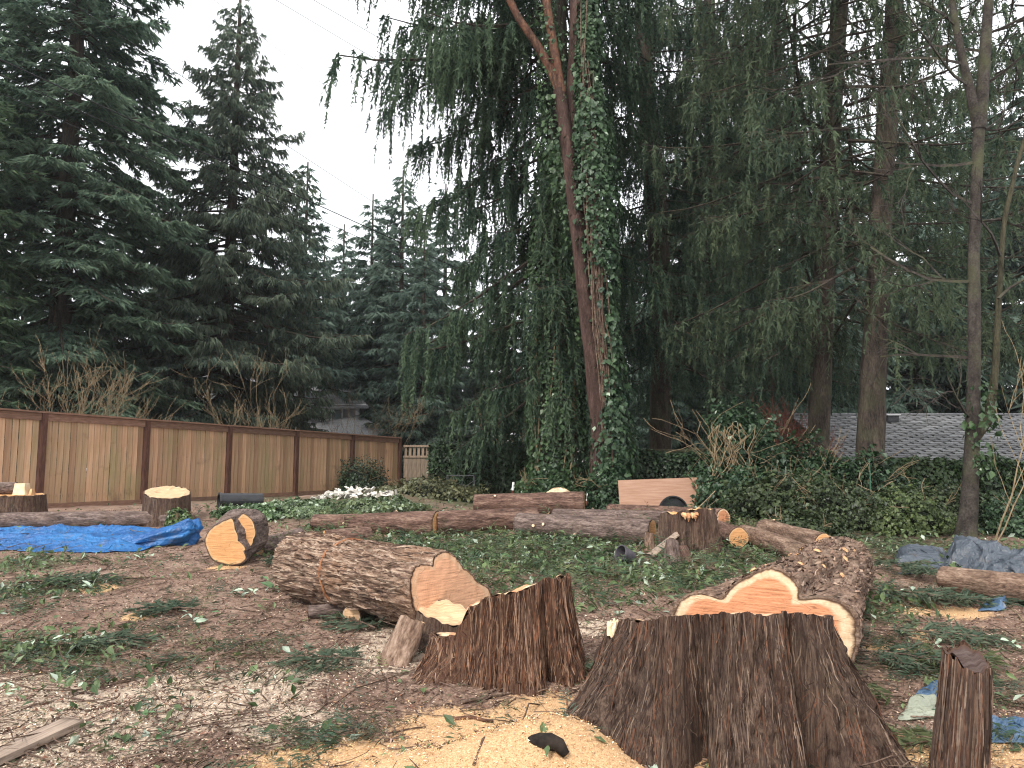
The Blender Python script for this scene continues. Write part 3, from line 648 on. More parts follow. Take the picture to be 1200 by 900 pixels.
# split red chip on ground, pieces
def stick(name, label, A, Bq, r, mat, cat='stick', sides=6, group=None, lift=.6):
    p0 = G(*A); p1 = G(*Bq); p0[2] += r*lift; p1[2] += r*lift; K = 7
    P = np.array([p0+(p1-p0)*t for t in np.linspace(0, 1, K)]); P[1:-1] += rng.normal(size=(K-2, 3))*np.linalg.norm(p1-p0)*.02
    P[:, 2] = np.maximum(P[:, 2], gz(P[:, 0], P[:, 1])+r*.5)
    o = thing(name, label, cat, p0, group=group); a = Acc(); a.tube(P-p0, np.linspace(r, r*.6, K), sides); a.build('wood', mat, o, True); return o
stick('bark_strip', 'torn red bark strip on the sawdust in front of the reddish stump', (527, 838), (578, 842), .015, 'bark_peeled', 'bark strip')
stick('stick', 'dark stick lying on the chips below the reddish stump', (540, 822), (605, 815), .013, 'twig_brown')
stick('stick', 'long dark stick lying right of the massive felled log', (1080, 748), (1160, 768), .02, 'twig_brown')
stick('stick', 'brown stick lying across the bare soil left of centre', (185, 773), (252, 762), .014, 'twig_brown')
stick('stick', 'thin crooked branch on the pale chips at lower left', (100, 835), (190, 815), .01, 'twig_brown')
stick('stick', 'thin branch running across the orange sawdust', (555, 895), (632, 826), .007, 'twig_brown')
stick('stick', 'thin pale branch poking over the log at the right edge', (1148, 690), (1200, 732), .009, 'twig_tan')

# plank lower left
p0 = G(-30, 905); p1 = G(88, 856); d = p1-p0; L = np.linalg.norm(d); yaw = math.atan2(d[1], d[0])
o = thing('plank', 'weathered plank lying on chips at the bottom left corner', 'plank', (p0+p1)/2+[0, 0, .03], (0, -math.atan2(d[2], math.hypot(d[0], d[1])), yaw))
a = Acc(); a.box((0, 0, 0), (L, .14, .035)); a.build('board', 'plank_grey', o)
# plywood
p0 = Wp(727, 598, 14.2); p1 = Wp(836, 598, 14.4); z0 = float(gz(p0[0], p0[1]))
wd = np.linalg.norm(p1-p0)
o = thing('plywood_sheet', 'tan plywood sheet standing on edge behind the logs', 'plywood', (p0[0], p0[1], z0), (R(-12), 0, math.atan2(p1[1]-p0[1], p1[0]-p0[0])))
a = Acc(); hh = .64; V = np.array([[0, 0, 0], [wd, 0, 0], [wd, 0, hh+.06], [0, 0, hh], [0, .018, 0], [wd, .018, 0], [wd, .018, hh+.06], [0, .018, hh]])
a.add(V, [[0, 1, 2, 3], [5, 4, 7, 6], [0, 4, 5, 1], [1, 5, 6, 2], [2, 6, 7, 3], [3, 7, 4, 0]]); a.build('panel', 'plywood', o)
def prop_stake(): pass
# black tub in front of plywood: rim facing the camera, a black disc set in for its dark inside
def lathe(prof, n=28):
    a = Acc(); th = np.arange(n)/n*2*np.pi
    V = np.array([[r*np.cos(th), r*np.sin(th), np.full(n, z)] for r, z in prof]).transpose(0, 2, 1)
    k = len(prof); i = np.arange(k-1)[:, None]*n; j = np.arange(n)[None]; j2 = (j+1) % n
    a.add(V.reshape(-1, 3), np.stack([i+j, i+j2, i+n+j2, i+n+j], -1)); return a
g = Wp(786, 600, 13.7); g[2] = float(gz(g[0], g[1]))
o = thing('plant_pot', 'black round tub tipped on its side in front of the plywood', 'pot', g+[0, .0, .04], (R(84), 0, R(12)))
lathe([(.0, -.16), (.2, -.16), (.27, .12), (.285, .12), (.285, .14), (.26, .14), (.25, .10), (.0, .09)]).build('tub', 'black_plastic', o, False)
g0 = Wp(256, 590, 13.6); g1 = Wp(307, 588, 14.0); g0[2] = float(gz(g0[0], g0[1]))+.17; g1[2] = float(gz(g1[0], g1[1]))+.15
d = g1-g0; o = thing('drain_pipe', 'black plastic pipe lying by the fence among leaves', 'pipe', g0); Mx = np.eye(4); Mx[:3, :3] = basis(d); Mx[:3, 3] = g0; o.matrix_world = Matrix(Mx.tolist())
L = np.linalg.norm(d); lathe([(.115, .0), (.145, .0), (.145, .03), (.132, .035), (.132, L*.5), (.136, L*.5), (.136, L*.53), (.132, L*.53), (.13, L), (.11, L), (.115, .0)]).build('pipe_wall', 'black_plastic', o, False)
g = G(740, 660); o = thing('plant_pot', 'small purple-grey pot lying in the leaves left of the mid-clearing stump', 'pot', g+[0, 0, .06], (R(70), R(0), R(-60)))
lathe([(.0, 0), (.07, 0), (.095, .15), (.102, .15), (.102, .175), (.088, .175), (.062, .01), (0, .01)]).build('pot_wall', 'pot_purple', o)

# ------------------------------------------------------------------ tarps
def cloth(name, label, cat, pts, res, hfun, mat, thick=.006, seed=0):
    """sheet through a grid of ground pixels (rows x cols) lifted by hfun(u, v)"""
    rows = np.array([[G(*p)[:2] for p in r] for r in pts]); nr, nc = rows.shape[:2]
    u = np.linspace(0, 1, res[0]); v = np.linspace(0, 1, res[1])
    tmp = np.array([[np.interp(u, np.linspace(0, 1, nc), rows[r, :, k]) for k in (0, 1)] for r in range(nr)])
    XY = np.array([[np.interp(v, np.linspace(0, 1, nr), tmp[:, k, i]) for k in (0, 1)] for i in range(len(u))])
    X, Y = XY[:, 0].T, XY[:, 1].T; U, Vv = np.meshgrid(u, v)
    edge = .10*noise(np.stack([X*3, Y*3, X*0+seed], -1), seed)+.04*noise(np.stack([X*11, Y*11, X*0+seed], -1), seed); X = X+edge; Y = Y+edge*.5
    ed_ = np.clip(np.minimum(np.minimum(U, 1-U)*9, np.minimum(Vv, 1-Vv)*6), .12, 1); Z = gz(X, Y)+.015+np.maximum(hfun(U, Vv, X, Y), 0)*ed_
    c0 = np.array([X.mean(), Y.mean(), float(gz(X.mean(), Y.mean()))]); o = thing(name, label, cat, c0)
    a = Acc(); P = np.stack([X, Y, Z], -1)-c0; k, n = X.shape; i = np.arange(k-1)[:, None]*n; j = np.arange(n-1)[None]
    a.add(P, np.stack([i+j, i+j+1, i+n+j+1, i+n+j], -1)); s = a.build('sheet', mat, o, True)
    md = s.modifiers.new('thickness', 'SOLIDIFY'); md.thickness = thick; md.offset = -1
    return o
def ridg(X, Y, f, seed, st=(1, 1)):
    return 1-np.abs(noise(np.stack([X*f*st[0], Y*f*st[1], X*0+seed], -1), seed))
cloth('tarp', 'crumpled bright blue tarp spread in front of the thin log', 'tarp',
      [[(-60, 648), (40, 648), (110, 650), (170, 645)], [(-60, 622), (40, 620), (110, 618), (185, 618)]], (220, 90),
      lambda U, V, X, Y: .07*ridg(X, Y+.12*X, 1.5, 61, (.45, 2.6))**3+.05*ridg(X, Y-.2*X, 3.6, 62, (.35, 2.2))**4+.008*fbm(np.stack([X*7, Y*9, X*0], -1), 2, 63)-.01, 'tarp_blue', seed=61)
# twisted bundled end of the tarp
p0 = G(150, 642); p1 = G(232, 636); K = 26; P = np.array([p0+(p1-p0)*t+[0, 0, .02+.14*t] for t in np.linspace(0, 1.0, K)])
o = thing('tarp', 'gathered twisted blue tarp bundle ending beside the teardrop log', 'tarp', p0); a = Acc(); n = 40; th = np.linspace(0, 2*np.pi, n, endpoint=False)
V = []
for k, t in enumerate(np.linspace(0, 1, K)):
    r = (.05+.17*t**.8)*(1 if t < .93 else .92-.5*(t-.93)/.07); f = 1+.22*np.sin(th*5+t*4)+.12*np.sin(th*11-t*3)
    V.append(P[k]-p0+np.stack([np.zeros(n)+.03*np.sin(th*3), np.cos(th)*r*1.1*f, np.sin(th)*r*.85*f], -1))
V = np.array(V); i = np.arange(K-1)[:, None]*n; j = np.arange(n)[None]; j2 = (j+1) % n
a.add(V.reshape(-1, 3), np.stack([i+j, i+n+j, i+n+j2, i+j2], -1)); a.add(np.vstack([V[-1].mean(0), V[-1]]), None, [[0, 1+q, 1+(q+1) % n] for q in range(n)]); a.build('sheet', 'tarp_blue', o, True)
cloth('tarp', 'grey tarp flap with a raised dark fold beside the brown log', 'tarp',
      [[(1052, 676), (1080, 674), (1112, 672)], [(1052, 648), (1080, 648), (1112, 650)]], (90, 80),
      lambda U, V, X, Y: .17*(1-np.abs(2*np.clip((V-.15)/.85, 0, 1)-1))*np.clip(1.3-1.2*np.abs(U-.55), 0, 1)+.06*ridg(X, Y, 3, 65)**3, 'tarp_grey', seed=65)
cloth('tarp', 'rumpled grey tarp stretched behind the brown log at the right edge', 'tarp',
      [[(1106, 672), (1160, 682), (1225, 690)], [(1108, 650), (1160, 658), (1225, 668)]], (160, 70),
      lambda U, V, X, Y: .15*np.exp(-((V-.5)/.4)**2)+.12*ridg(X, Y, 2.6, 66, (1, 2))**3+.06*ridg(X, Y, 7, 67)**2, 'tarp_grey', seed=66)
cloth('tarp', 'dusty blue tarp scrap on the ground at the lower right edge', 'tarp',
      [[(1150, 876), (1180, 880), (1240, 884)], [(1153, 838), (1185, 842), (1240, 846)]], (90, 60),
      lambda U, V, X, Y: .035*ridg(X, Y, 5, 68, (.6, 2.5))**3+.02*ridg(X, Y, 14, 69)**2-.01, 'tarp_dusty_blue', seed=68)
cloth('plastic_sheet', 'cream plastic sheet scrap left of the weathered post stub', 'sheet',
      [[(1066, 845), (1085, 845), (1100, 843)], [(1070, 825), (1088, 820), (1102, 818)]], (50, 40),
      lambda U, V, X, Y: .035*np.exp(-((V-.75)/.2)**2)+.02*ridg(X, Y, 9, 70)**2, 'sheet_cream', seed=70)
cloth('tarp', 'small blue tarp scrap poking out behind the weathered post stub', 'tarp',
      [[(1076, 826), (1090, 826), (1102, 824)], [(1080, 812), (1092, 811), (1103, 811)]], (40, 30),
      lambda U, V, X, Y: .05*ridg(X, Y, 9, 71)**2, 'tarp_dusty_blue', seed=71)
cloth('tarp', 'tiny blue tarp shred in front of the brown log at the right', 'tarp',
      [[(1150, 720), (1165, 722), (1180, 720)], [(1152, 711), (1165, 710), (1178, 712)]], (36, 24),
      lambda U, V, X, Y: .07*ridg(X, Y, 8, 72)**2, 'tarp_dusty_blue', seed=72)

# ------------------------------------------------------------------ fence
FA = np.array([-.611*16.5, 16.5]); FB = np.array([-.1467*27.06, 27.06])
def fpt(t): return FA+(FB-FA)*t
fdir = unit(FB-FA); fn = np.array([fdir[1], -fdir[0]])        # towards the clearing
yaw = math.atan2(fdir[1], fdir[0])
def ftop(t): return 2.64-.18*t
fence = thing('wooden_fence', 'tall brown board fence with dark posts along the left side', 'fence', (FA[0], FA[1], float(gz(*FA))))
f0 = np.array([FA[0], FA[1], float(gz(*FA))])
Rz = np.array([[math.cos(yaw), -math.sin(yaw), 0], [math.sin(yaw), math.cos(yaw), 0], [0, 0, 1]])
span = np.linalg.norm(FB-FA)/5
def fbox(name, t, off, size, z0, z1, mat, tilt=0):
    p = fpt(t)+fn*off; a = Acc(); a.box((0, 0, 0), (size[0], size[1], z1-z0)); o = a.build(name, mat, fence)
    o.location = Vector((p[0]-f0[0], p[1]-f0[1], (z0+z1)/2-f0[2])); o.rotation_euler = (0, tilt, yaw); return o
slope = math.atan2(.18, span*5)
bme = None
for k in range(-1, 5):
    ta, tb = k/5, (k+1)/5; tm = (ta+tb)/2; nb = 17; bw = (span-.14)/nb
    for b in range(nb):
        t = ta+((.07+bw*(b+.5))/span)/5
        if k == -1 and t < -.125: continue
        zb = float(gz(*fpt(t)))+.03; zt = ftop(t)-.10
        h = zt-zb
        if bme is None:
            a = Acc(); a.box((0, 0, 0), (bw-.016, .02, 1.0)); bme = a.build('board', 'fence_board', fence).data; bpy.data.objects.remove(fence.children[0])
        o = bpy.data.objects.new('board', bme); C.objects.link(o); o.parent = fence
        p = fpt(t)+fn*(.0+rng.uniform(-.004, .004)); o.location = Vector((p[0]-f0[0], p[1]-f0[1], (zb+zt)/2-f0[2])); o.scale = (rng.uniform(.965, 1.0), 1, h); o.rotation_euler = (rng.normal()*.003, rng.normal()*.002, yaw)
    fbox('rail', tm, .035, (span-.125, .035, 1), ftop(tm)-.185, ftop(tm)-.035, 'fence_rail', slope)
    fbox('kick_board', tm, .03, (span-.125, .03, 1), float(gz(*fpt(tm)))-.03, float(gz(*fpt(tm)))+.10, 'fence_rail')
for k in range(-1, 6):
    fbox('post', k/5, .03, (.12, .12, 1), float(gz(*fpt(k/5)))-.1, ftop(k/5)-.03, 'fence_post')
for k in range(-1, 5):
    fbox('cap', (k+.5)/5, .03, (span-.003, .15, 1), ftop((k+.5)/5)-.03, ftop((k+.5)/5)+.008, 'fence_rail', slope)
# lattice-topped fence beyond the corner
q0 = FB+np.array([.15, .1]); 
fence2 = thing('wooden_fence', 'low weathered fence section with an open lattice top at the far corner', 'fence', (q0[0], q0[1], float(gz(*q0))))
zb = float(gz(*q0))
def f2(name, x, y, z, d, mat='fence_grey'):
    a = Acc(); a.box((0, 0, 0), d); o = a.build(name, mat, fence2); o.location = (x, y, z)
for k in range(30):
    f2('board', .08+.15*k, 0, .6, (.142, .02, 1.1))
for k in range(3): f2('post', 1.25*(k+1)-.05, -.05, .8, (.1, .1, 1.7))
for k in range(2): f2('rail', 2.2, -.03, (1.18, 1.55)[k], (4.4, .04, .07))
for k in range(30): f2('lattice_slat', .08+.15*k, .0, 1.365, (.09, .018, .30), 'fence_grey')
# pale rail fence seen through the weeping branches
fence3 = thing('rail_fence', 'pale rail fence glimpsed behind the dark hedge', 'fence', (.2, 27.5, float(gz(.2, 27.5))))
for nm, x, z, d in [('rail', -.2, 1.42, (5.2, .05, .14)), ('rail', -.2, 1.05, (5.2, .05, .12))]+[('post', -2.6+1.3*k, .75, (.11, .11, 1.6)) for k in range(5)]:
    a = Acc(); a.box((0, 0, 0), d); o = a.build(nm, 'trim_white' if nm == 'rail' else 'fence_grey', fence3); o.location = (x, 0 if nm == 'rail' else .09, z)
# mossy rail on posts beyond the hedge (right of the ivy trunk)
pa = Wp(752, 530, 18.6); pb_ = Wp(842, 528, 18.6)
o = thing('mossy_rail', 'mossy horizontal timber rail above the hedge left of the ivy mound', 'rail', (pa[0], pa[1], float(gz(pa[0], pa[1]))))
a = Acc(); a.tube(np.array([pa, (pa+pb_)/2+[0, 0, -.02], pb_])-np.array(o.location), .085, 10); a.build('rail', 'moss_wood', o, True)
for t in (.08, .92):
    p = pa+(pb_-pa)*t; a = Acc(); a.box((0, 0, 0), (.1, .1, p[2]-.1-float(gz(p[0], p[1])))); s_ = a.build('post', 'moss_wood', o); s_.location = Vector(p)-o.location; s_.location.z = (p[2]-.1-float(gz(p[0], p[1])))/2

# wire cage
g = Wp(540, 578, 18.0); g[2] = float(gz(g[0], g[1])); o = thing('wire_cage', 'dark metal frame cage standing in front of the dark hedge', 'cage', g)
wx, wy, hz = .31, .22, .62
def bar(nm, A_, B_, r=.011):
    a = Acc(); a.tube([A_, B_], r, 6); a.build(nm, 'dark_metal', o)
for x in (-wx, wx):
    for y in (-wy, wy): bar('leg', (x, y, 0), (x, y, hz))
for z in (.08, hz):
    for y in (-wy, wy): bar('rail', (-wx, y, z), (wx, y, z))
    for x in (-wx, wx): bar('rail', (x, -wy, z), (x, wy, z))
bar('brace', (-wx, -wy, .1), (wx, -wy, .5), .008); bar('brace', (-wx, -wy, .5), (wx, -wy, .35), .007); bar('brace', (-.1, -wy, .05), (.1, -wy, hz), .007)
for lab, px, py, Y, h in (('white-tipped stake in front of the dark hedge', 599, 573, 17.2, .5), ('white-tipped stake beside the forked red trunk', 687, 580, 16.2, .36)):
    g = Wp(px, py, Y); g[2] = float(gz(g[0], g[1])); o = thing('stake', lab, 'stake', g, (0, R(6), 0))
    a = Acc(); a.tube([[0, 0, 0], [0, 0, h-.18]], .02, 6); a.build('shaft', 'twig_red', o)
    a = Acc(); a.tube([[0, 0, h-.18], [0, 0, h]], .028, 6); a.build('tip', 'stake_white', o)
g = Wp(1022, 605, 12.6); g[2] = float(gz(g[0], g[1])); o = thing('stake', 'thin green garden stake in front of the dark trunk', 'stake', g)
a = Acc(); a.tube([[0, 0, 0], [0, 0, .95]], .008, 6); a.build('shaft', 'stake_green', o)
a = Acc(); a.tube([[0, 0, .95], [0, 0, .97]], .012, 6); a.build('tip', 'stake_green', o)

# ------------------------------------------------------------------ houses
def quad_roof(acc, A, B, Cc, D, rows, colw, lift=.012, r_=None):
    """A-B eave, D-C ridge; overlapping shingles laid course by course"""
    A, B, Cc, D = map(lambda v: np.array(v, float), (A, B, Cc, D)); nrm = unit(np.cross(B-A, D-A)); rr = np.random.default_rng(3)
    for k in range(rows):
        t0, t1 = k/rows, (k+1.25)/rows; t1 = min(t1, 1)
        e0 = A+(D-A)*t0; e1 = B+(Cc-B)*t0; u0 = A+(D-A)*t1; u1 = B+(Cc-B)*t1; L = np.linalg.norm(e1-e0); n = max(1, int(L/colw)); off = (k % 2)*.5
        for j in range(n+1):
            a0 = min(max((j-off)/n, 0), 1); a1 = min(max((j+1-off)/n-.012/colw*.3, 0), 1)
            if a1-a0 < .002: continue
            h = lift*(1+rr.uniform(-.3, .5)); s_ = rr.uniform(-.01, .01)
            p = [e0+(e1-e0)*a0, e0+(e1-e0)*a1, u0+(u1-u0)*a1, u0+(u1-u0)*a0]
            V = [p[0]+nrm*h*1.6, p[1]+nrm*h*1.6, p[2]+nrm*.002, p[3]+nrm*.002, p[0], p[1]]
            g_ = rr.uniform(.75, 1.15)
            acc.add(V, [[0, 1, 2, 3], [4, 5, 1, 0]], c=np.array([.215, .213, .215])*g_)
mat_col('shingle', .9, 0, .25, .15, 25)
# right: long low house
hx0, hx1, hy, hz_e, hz_r = 9.7, 22., 22.5, 1.55, 3.25
hz0 = .3
ho = thing('house', 'low dark house with a long grey shingle roof behind the right-hand trunks', 'house', (hx0, hy, hz0))
def hb(nm, c, d, mat, par=None):
    a = Acc(); a.box((0, 0, 0), d); o = a.build(nm, mat, par or ho); o.location = Vector(c)-(Vector((hx0, hy, hz0)) if par is None else Vector((0, 0, 0))); return o
hb('wall', ((hx0+hx1)/2, hy+3.6, (hz0+hz_e)/2-.05), (hx1-hx0-.8, 6.2, hz_e-hz0-.1), 'wall_dark')
rf = Acc(); rf.add(np.array([[hx0, hy, hz_e], [hx1, hy, hz_e], [hx1, hy+4.4, hz_r], [hx0, hy+4.4, hz_r], [hx0, hy+8.8, hz_e], [hx1, hy+8.8, hz_e]])-[hx0, hy, hz0], [[0, 1, 2, 3], [3, 2, 5, 4]]); rfo = rf.build('roof', 'roof_grey', ho)
a = Acc(); quad_roof(a, np.array([hx0, hy-.04, hz_e+.004])-[hx0, hy, hz0], np.array([hx1, hy-.04, hz_e+.004])-[hx0, hy, hz0], np.array([hx1, hy+4.4, hz_r+.01])-[hx0, hy, hz0], np.array([hx0, hy+4.4, hz_r+.01])-[hx0, hy, hz0], 26, .5, .022)
tag(a.build('shingles', 'shingle', rfo), kind='stuff')
hb('gutter', ((hx0+hx1)/2, hy-.09, hz_e-.05), (hx1-hx0, .12, .13), 'gutter_dark')
hb('ridge_cap', ((hx0+hx1)/2, hy+4.4, hz_r+.03), (hx1-hx0, .26, .05), 'roof_grey')
for x in (12.9, 16.2):
    v_ = hb('roof_vent', (x, hy+3.6, hz_r-.18), (.38, .3, .22), 'dark_metal')
    hb('vent_cap', (0, -.02, .12), (.46, .38, .03), 'trim_white', v_)
hb('downpipe', (14.1, hy-.07, .95), (.08, .08, 1.0), 'trim_white')
# left: grey two-level house behind the fence
def wl(px, py, Y): return Wp(px, py, Y)
HY = 41.0
c = wl(395, 520, HY); base = Vector((c[0], HY, .6))
h2 = thing('house', 'grey house with white window frames seen over the fence', 'house', base)
def h2b(nm, p0, p1, dep, mat, par=None, dy=0., parent_off=None):
    """box seen between two picture corners at the house's distance"""
    A_ = wl(p0[0], p0[1], HY); B_ = wl(p1[0], p1[1], HY); a = Acc(); a.box((0, 0, 0), (abs(B_[0]-A_[0]), dep, abs(A_[2]-B_[2]))); o = a.build(nm, mat, par or h2)
    o.location = Vector(((A_[0]+B_[0])/2, HY+dep/2+dy, (A_[2]+B_[2])/2))-base
    if par is not None: o.location -= par.location
    return o
h2b('wall', (345, 478), (420, 545), 5, 'siding')
for k in range(9):
    h2b('siding_lap', (345, 480+k*4), (420, 481+k*4), .03, 'siding', dy=-.03)
h2b('corner_board', (417, 478), (421, 500), .1, 'trim_white', dy=-.06)
h2b('corner_board', (348, 480), (350, 505), .1, 'trim_white', dy=-.06)
wn = h2b('window', (375, 479), (402, 493), .08, 'trim_white', dy=-.10)
h2b('pane', (376.5, 480), (388, 491.5), .05, 'glass', wn, dy=-.13); h2b('pane', (389.5, 480), (400.5, 491.5), .05, 'glass', wn, dy=-.13)
h2b('eave', (338, 474), (430, 478), .6, 'trim_white', dy=-.4)
def roofpoly(nm, pts, mat, par):
    a = Acc(); V = np.array([wl(px, py, Y) for px, py, Y in pts])-np.array(base); n_ = len(V)
    dn = V-[0, 0, .12]
    a.add(np.vstack([V, dn]), [[i, (i+1) % n_, n_+(i+1) % n_, n_+i] for i in range(n_)]+([[0, 1, 2, 3], [7, 6, 5, 4]] if n_ == 4 else []), [[0, 1, 2], [5, 4, 3]] if n_ == 3 else []); return a.build(nm, mat, par)
roofpoly('roof', [(334, 476, 40.3), (432, 476, 40.3), (410, 452, 44.5), (352, 452, 44.5)], 'roof_grey', h2)
roofpoly('lower_roof', [(345, 516, 38.5), (468, 514, 38.5), (421, 486, 40.9), (345, 500, 40.9)], 'roof_grey', h2)
h2b('lower_wall', (350, 512), (462, 560), 3, 'siding', dy=-2.0)
# pale gable roof glimpsed left of it
HY2 = 36.0; c = wl(280, 480, HY2); b3 = Vector((c[0], HY2, .6)); h3 = thing('house', 'house with a pale roof slope glimpsed through the spruce branches', 'house', b3)
base = b3
roofpoly('roof', [(222, 486, 34.5), (318, 488, 34.5), (300, 442, 38), (236, 440, 38)], 'roof_grey', h3)
a = Acc(); a.box((0, 0, 0), (3.4, 3., 2.4)); o = a.build('wall', 'siding', h3); o.location = (-.2, 1.2, 1.25)

# ------------------------------------------------------------------ power lines
def wire(label, A, Bq, r, mat, sag=.6):
    p0 = Wp(*A); p1 = Wp(*Bq); P = np.array([p0+(p1-p0)*t-[0, 0, sag*4*t*(1-t)] for t in np.linspace(0, 1, 24)])
    a = Acc(); a.tube(P-p0, r, 6); o = a.build('power_line', mat); o.location = Vector(p0); tag(o, label, 'power line', 'overhead wires')
wire('thick black overhead wire, uppermost of the three crossing the left fir', (-60, 42, 13), (1000, 514, 55), .013, 'wire', .25)
wire('overhead wire just below the thick one crossing the left fir', (-60, 60, 13), (1000, 528, 55), .009, 'wire', .25)
wire('lowest thin overhead wire crossing the left fir and the spruce', (-60, 82, 13), (1000, 541, 55), .0075, 'wire', .25)
wire('overhead wire slanting from the top left across the spruce crown', (60, -12, 16), (900, 530, 60), .009, 'wire', .25)
wire('thin overhead wire passing in front of the spruce tip', (225, -20, 26), (900, 494, 80), .010, 'wire', .2)
wire('thin overhead wire in the open sky, left of the last one', (300, -14, 30), (900, 339, 80), .014, 'wire', .1)
wire('thin overhead wire in the open sky nearest the weeping branches', (340, -16, 30), (900, 305, 80), .014, 'wire', .1)

# ------------------------------------------------------------------ vegetation builders
def twig_tris(P, D, ln, wd, r_):
    """one narrow needle-covered spray for every point"""
    n = len(P); rv = r_.normal(size=(n, 3)); S_ = unit(np.cross(D, rv)); N_ = np.cross(D, S_)
    ln = ln[:, None]; wd = wd[:, None]
    V = np.stack([P+S_*wd*.5, P+D*ln, P-S_*wd*.5+N_*wd*.2], 1).reshape(-1, 3)
    return V, np.arange(n*3).reshape(-1, 3)
def multi_tube(acc, P, r, sides=4):
    """P (n, k, 3) polylines, r (n, k)"""
    n, k = P.shape[:2]; T = unit(np.gradient(P, axis=1)); ref = np.where(np.abs(T[..., 2:3]) < .9, np.array([0, 0, 1.]), np.array([1., 0, 0]))
    A_ = unit(np.cross(T, ref)); B_ = np.cross(T, A_); th = np.arange(sides)/sides*2*np.pi
    V = P[:, :, None]+r[:, :, None, None]*(A_[:, :, None]*np.cos(th)[:, None]+B_[:, :, None]*np.sin(th)[:, None])
    i = (np.arange(n)*k*sides)[:, None, None]+(np.arange(k-1)*sides)[None, :, None]; j = np.arange(sides)[None, None]; j2 = (j+1) % sides
    acc.add(V.reshape(-1, 3), np.stack([i+j, i+j2, i+sides+j2, i+sides+j], -1).reshape(-1, 4))
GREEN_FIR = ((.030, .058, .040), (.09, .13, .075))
def conifer_crown(zs, Ls, az, pitch, r_, axis=lambda z: np.zeros(2), droop=.25, tipup=.1, side_sp=.2, side_k=.42, twig_sp=.1, tw_len=.22, tw_w=.06, hang=.3, strings=False,
                  str_len=(.35, 1.1), cols=GREEN_FIR, limb_k=.013, s0=.12, needle=(.07, .02), str_sp=.16, nd_sp=.035, dead=0.):
    nb = len(zs); zs = np.asarray(zs, float); Ls = np.asarray(Ls, float)
    ax = np.array([axis(z) for z in zs]); O = np.column_stack([ax, zs])
    d2 = np.stack([np.cos(az), np.sin(az), np.zeros(nb)], 1); up = np.array([0, 0, 1.]); tp = np.tan(pitch)
    def pos(i, s):
        L = Ls[i][:, None]; s = s[:, None]
        return O[i]+L*(s*np.cos(pitch[i])[:, None]*d2[i]+up*(s*np.sin(pitch[i])[:, None]-droop*s**2+tipup*s**3.5))
    def tan(i, s):
        e = .02; return unit(pos(i, s+e)-pos(i, s))
    k = 7; ss = np.linspace(0, 1, k); ii_ = np.repeat(np.arange(nb), k)
    LP = pos(ii_, np.tile(ss, nb)).reshape(nb, k, 3); LR = (Ls*limb_k)[:, None]*(1-.8*ss)[None]
    limbs = Acc(); multi_tube(limbs, LP, LR, 4)
    # side branches
    cnt = np.maximum(2, (Ls/side_sp*2).astype(int)); bi = np.repeat(np.arange(nb), cnt); s = s0+(1-s0)*r_.random(len(bi))**.85
    side = np.where(r_.random(len(bi)) < .5, -1., 1.); Pb = pos(bi, s); T = tan(bi, s)
    perp = np.cross(np.broadcast_to(up, T.shape), T); perp = unit(perp); a_ = np.radians(r_.uniform(38, 68, len(bi)))
    D = unit(T*np.cos(a_)[:, None]+perp*(side*np.sin(a_))[:, None]+up*r_.normal(0, .12, len(bi))[:, None])
    l = Ls[bi]*side_k*(1.02-s)**.75*r_.uniform(.6, 1.15, len(bi))*np.minimum(1, .35+s*1.6)+.12
    k2 = 2; q2 = np.linspace(0, 1, k2); SP = Pb[:, None]+D[:, None]*(l[:, None]*q2)[..., None]-up*(droop*.5*l[:, None]*q2**2)[..., None]
    SR = (l*limb_k*.5)[:, None]*(1-.8*q2)[None]+.003; multi_tube(limbs, SP, SR, 3)
    # twigs on side branches
    c2 = np.maximum(2, (l/twig_sp*(1 if strings else 2)).astype(int)); ti = np.repeat(np.arange(len(bi)), c2); q = r_.random(len(ti))
    Pt = Pb[ti]+D[ti]*(l[ti]*q)[:, None]-up*(droop*.5*l[ti]*q**2)[:, None]
    sd = np.where(r_.random(len(ti)) < .5, -1., 1.); pp = unit(np.cross(np.broadcast_to(up, (len(ti), 3)), D[ti]))
    if dead:
        keep = r_.random(len(ti)) > dead*(1-s[bi][ti]); Pt = Pt[keep]; ti = ti[keep]; sd = sd[keep]; pp = pp[keep]; q = q[keep]
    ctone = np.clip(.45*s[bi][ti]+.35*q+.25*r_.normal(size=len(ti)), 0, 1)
    fol = Acc(); c0, c1_ = np.array(cols[0]), np.array(cols[1])
    if not strings:
        Dt = unit(D[ti]*.8+pp*(sd*.55)[:, None]-up*hang*(.6+.8*r_.random(len(ti)))[:, None]+.25*r_.normal(size=(len(ti), 3)))
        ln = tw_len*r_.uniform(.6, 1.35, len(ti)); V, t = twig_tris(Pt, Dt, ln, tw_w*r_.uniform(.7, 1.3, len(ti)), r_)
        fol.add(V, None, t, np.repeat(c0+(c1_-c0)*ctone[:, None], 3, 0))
    else:
        sl_ = r_.uniform(*str_len, len(Pt))*r_.uniform(.6, 1.1, len(Pt)); sway = r_.normal(0, .10, (len(Pt), 3)); sway[:, 2] = 0
        sway += D[ti]*.18
        nn = np.maximum(4, (sl_/nd_sp).astype(int)); si = np.repeat(np.arange(len(Pt)), nn); u = r_.random(len(si))
        Pn = Pt[si]+sway[si]*(u**.6*sl_[si])[:, None]-up*(u*sl_[si])[:, None]
        Dn = unit(r_.normal(size=(len(si), 3))*.55-up*1.0+sway[si])
        V, t = twig_tris(Pn, Dn, needle[0]*r_.uniform(.7, 1.5, len(si))*(1.5-.85*u), needle[1]*r_.uniform(.7, 1.4, len(si))*(1.35-.6*u), r_)
        ct = np.clip(ctone[si]*.8+.25*u+.1*r_.normal(size=len(si)), 0, 1); fol.add(V, None, t, np.repeat(c0+(c1_-c0)*ct[:, None], 3, 0))
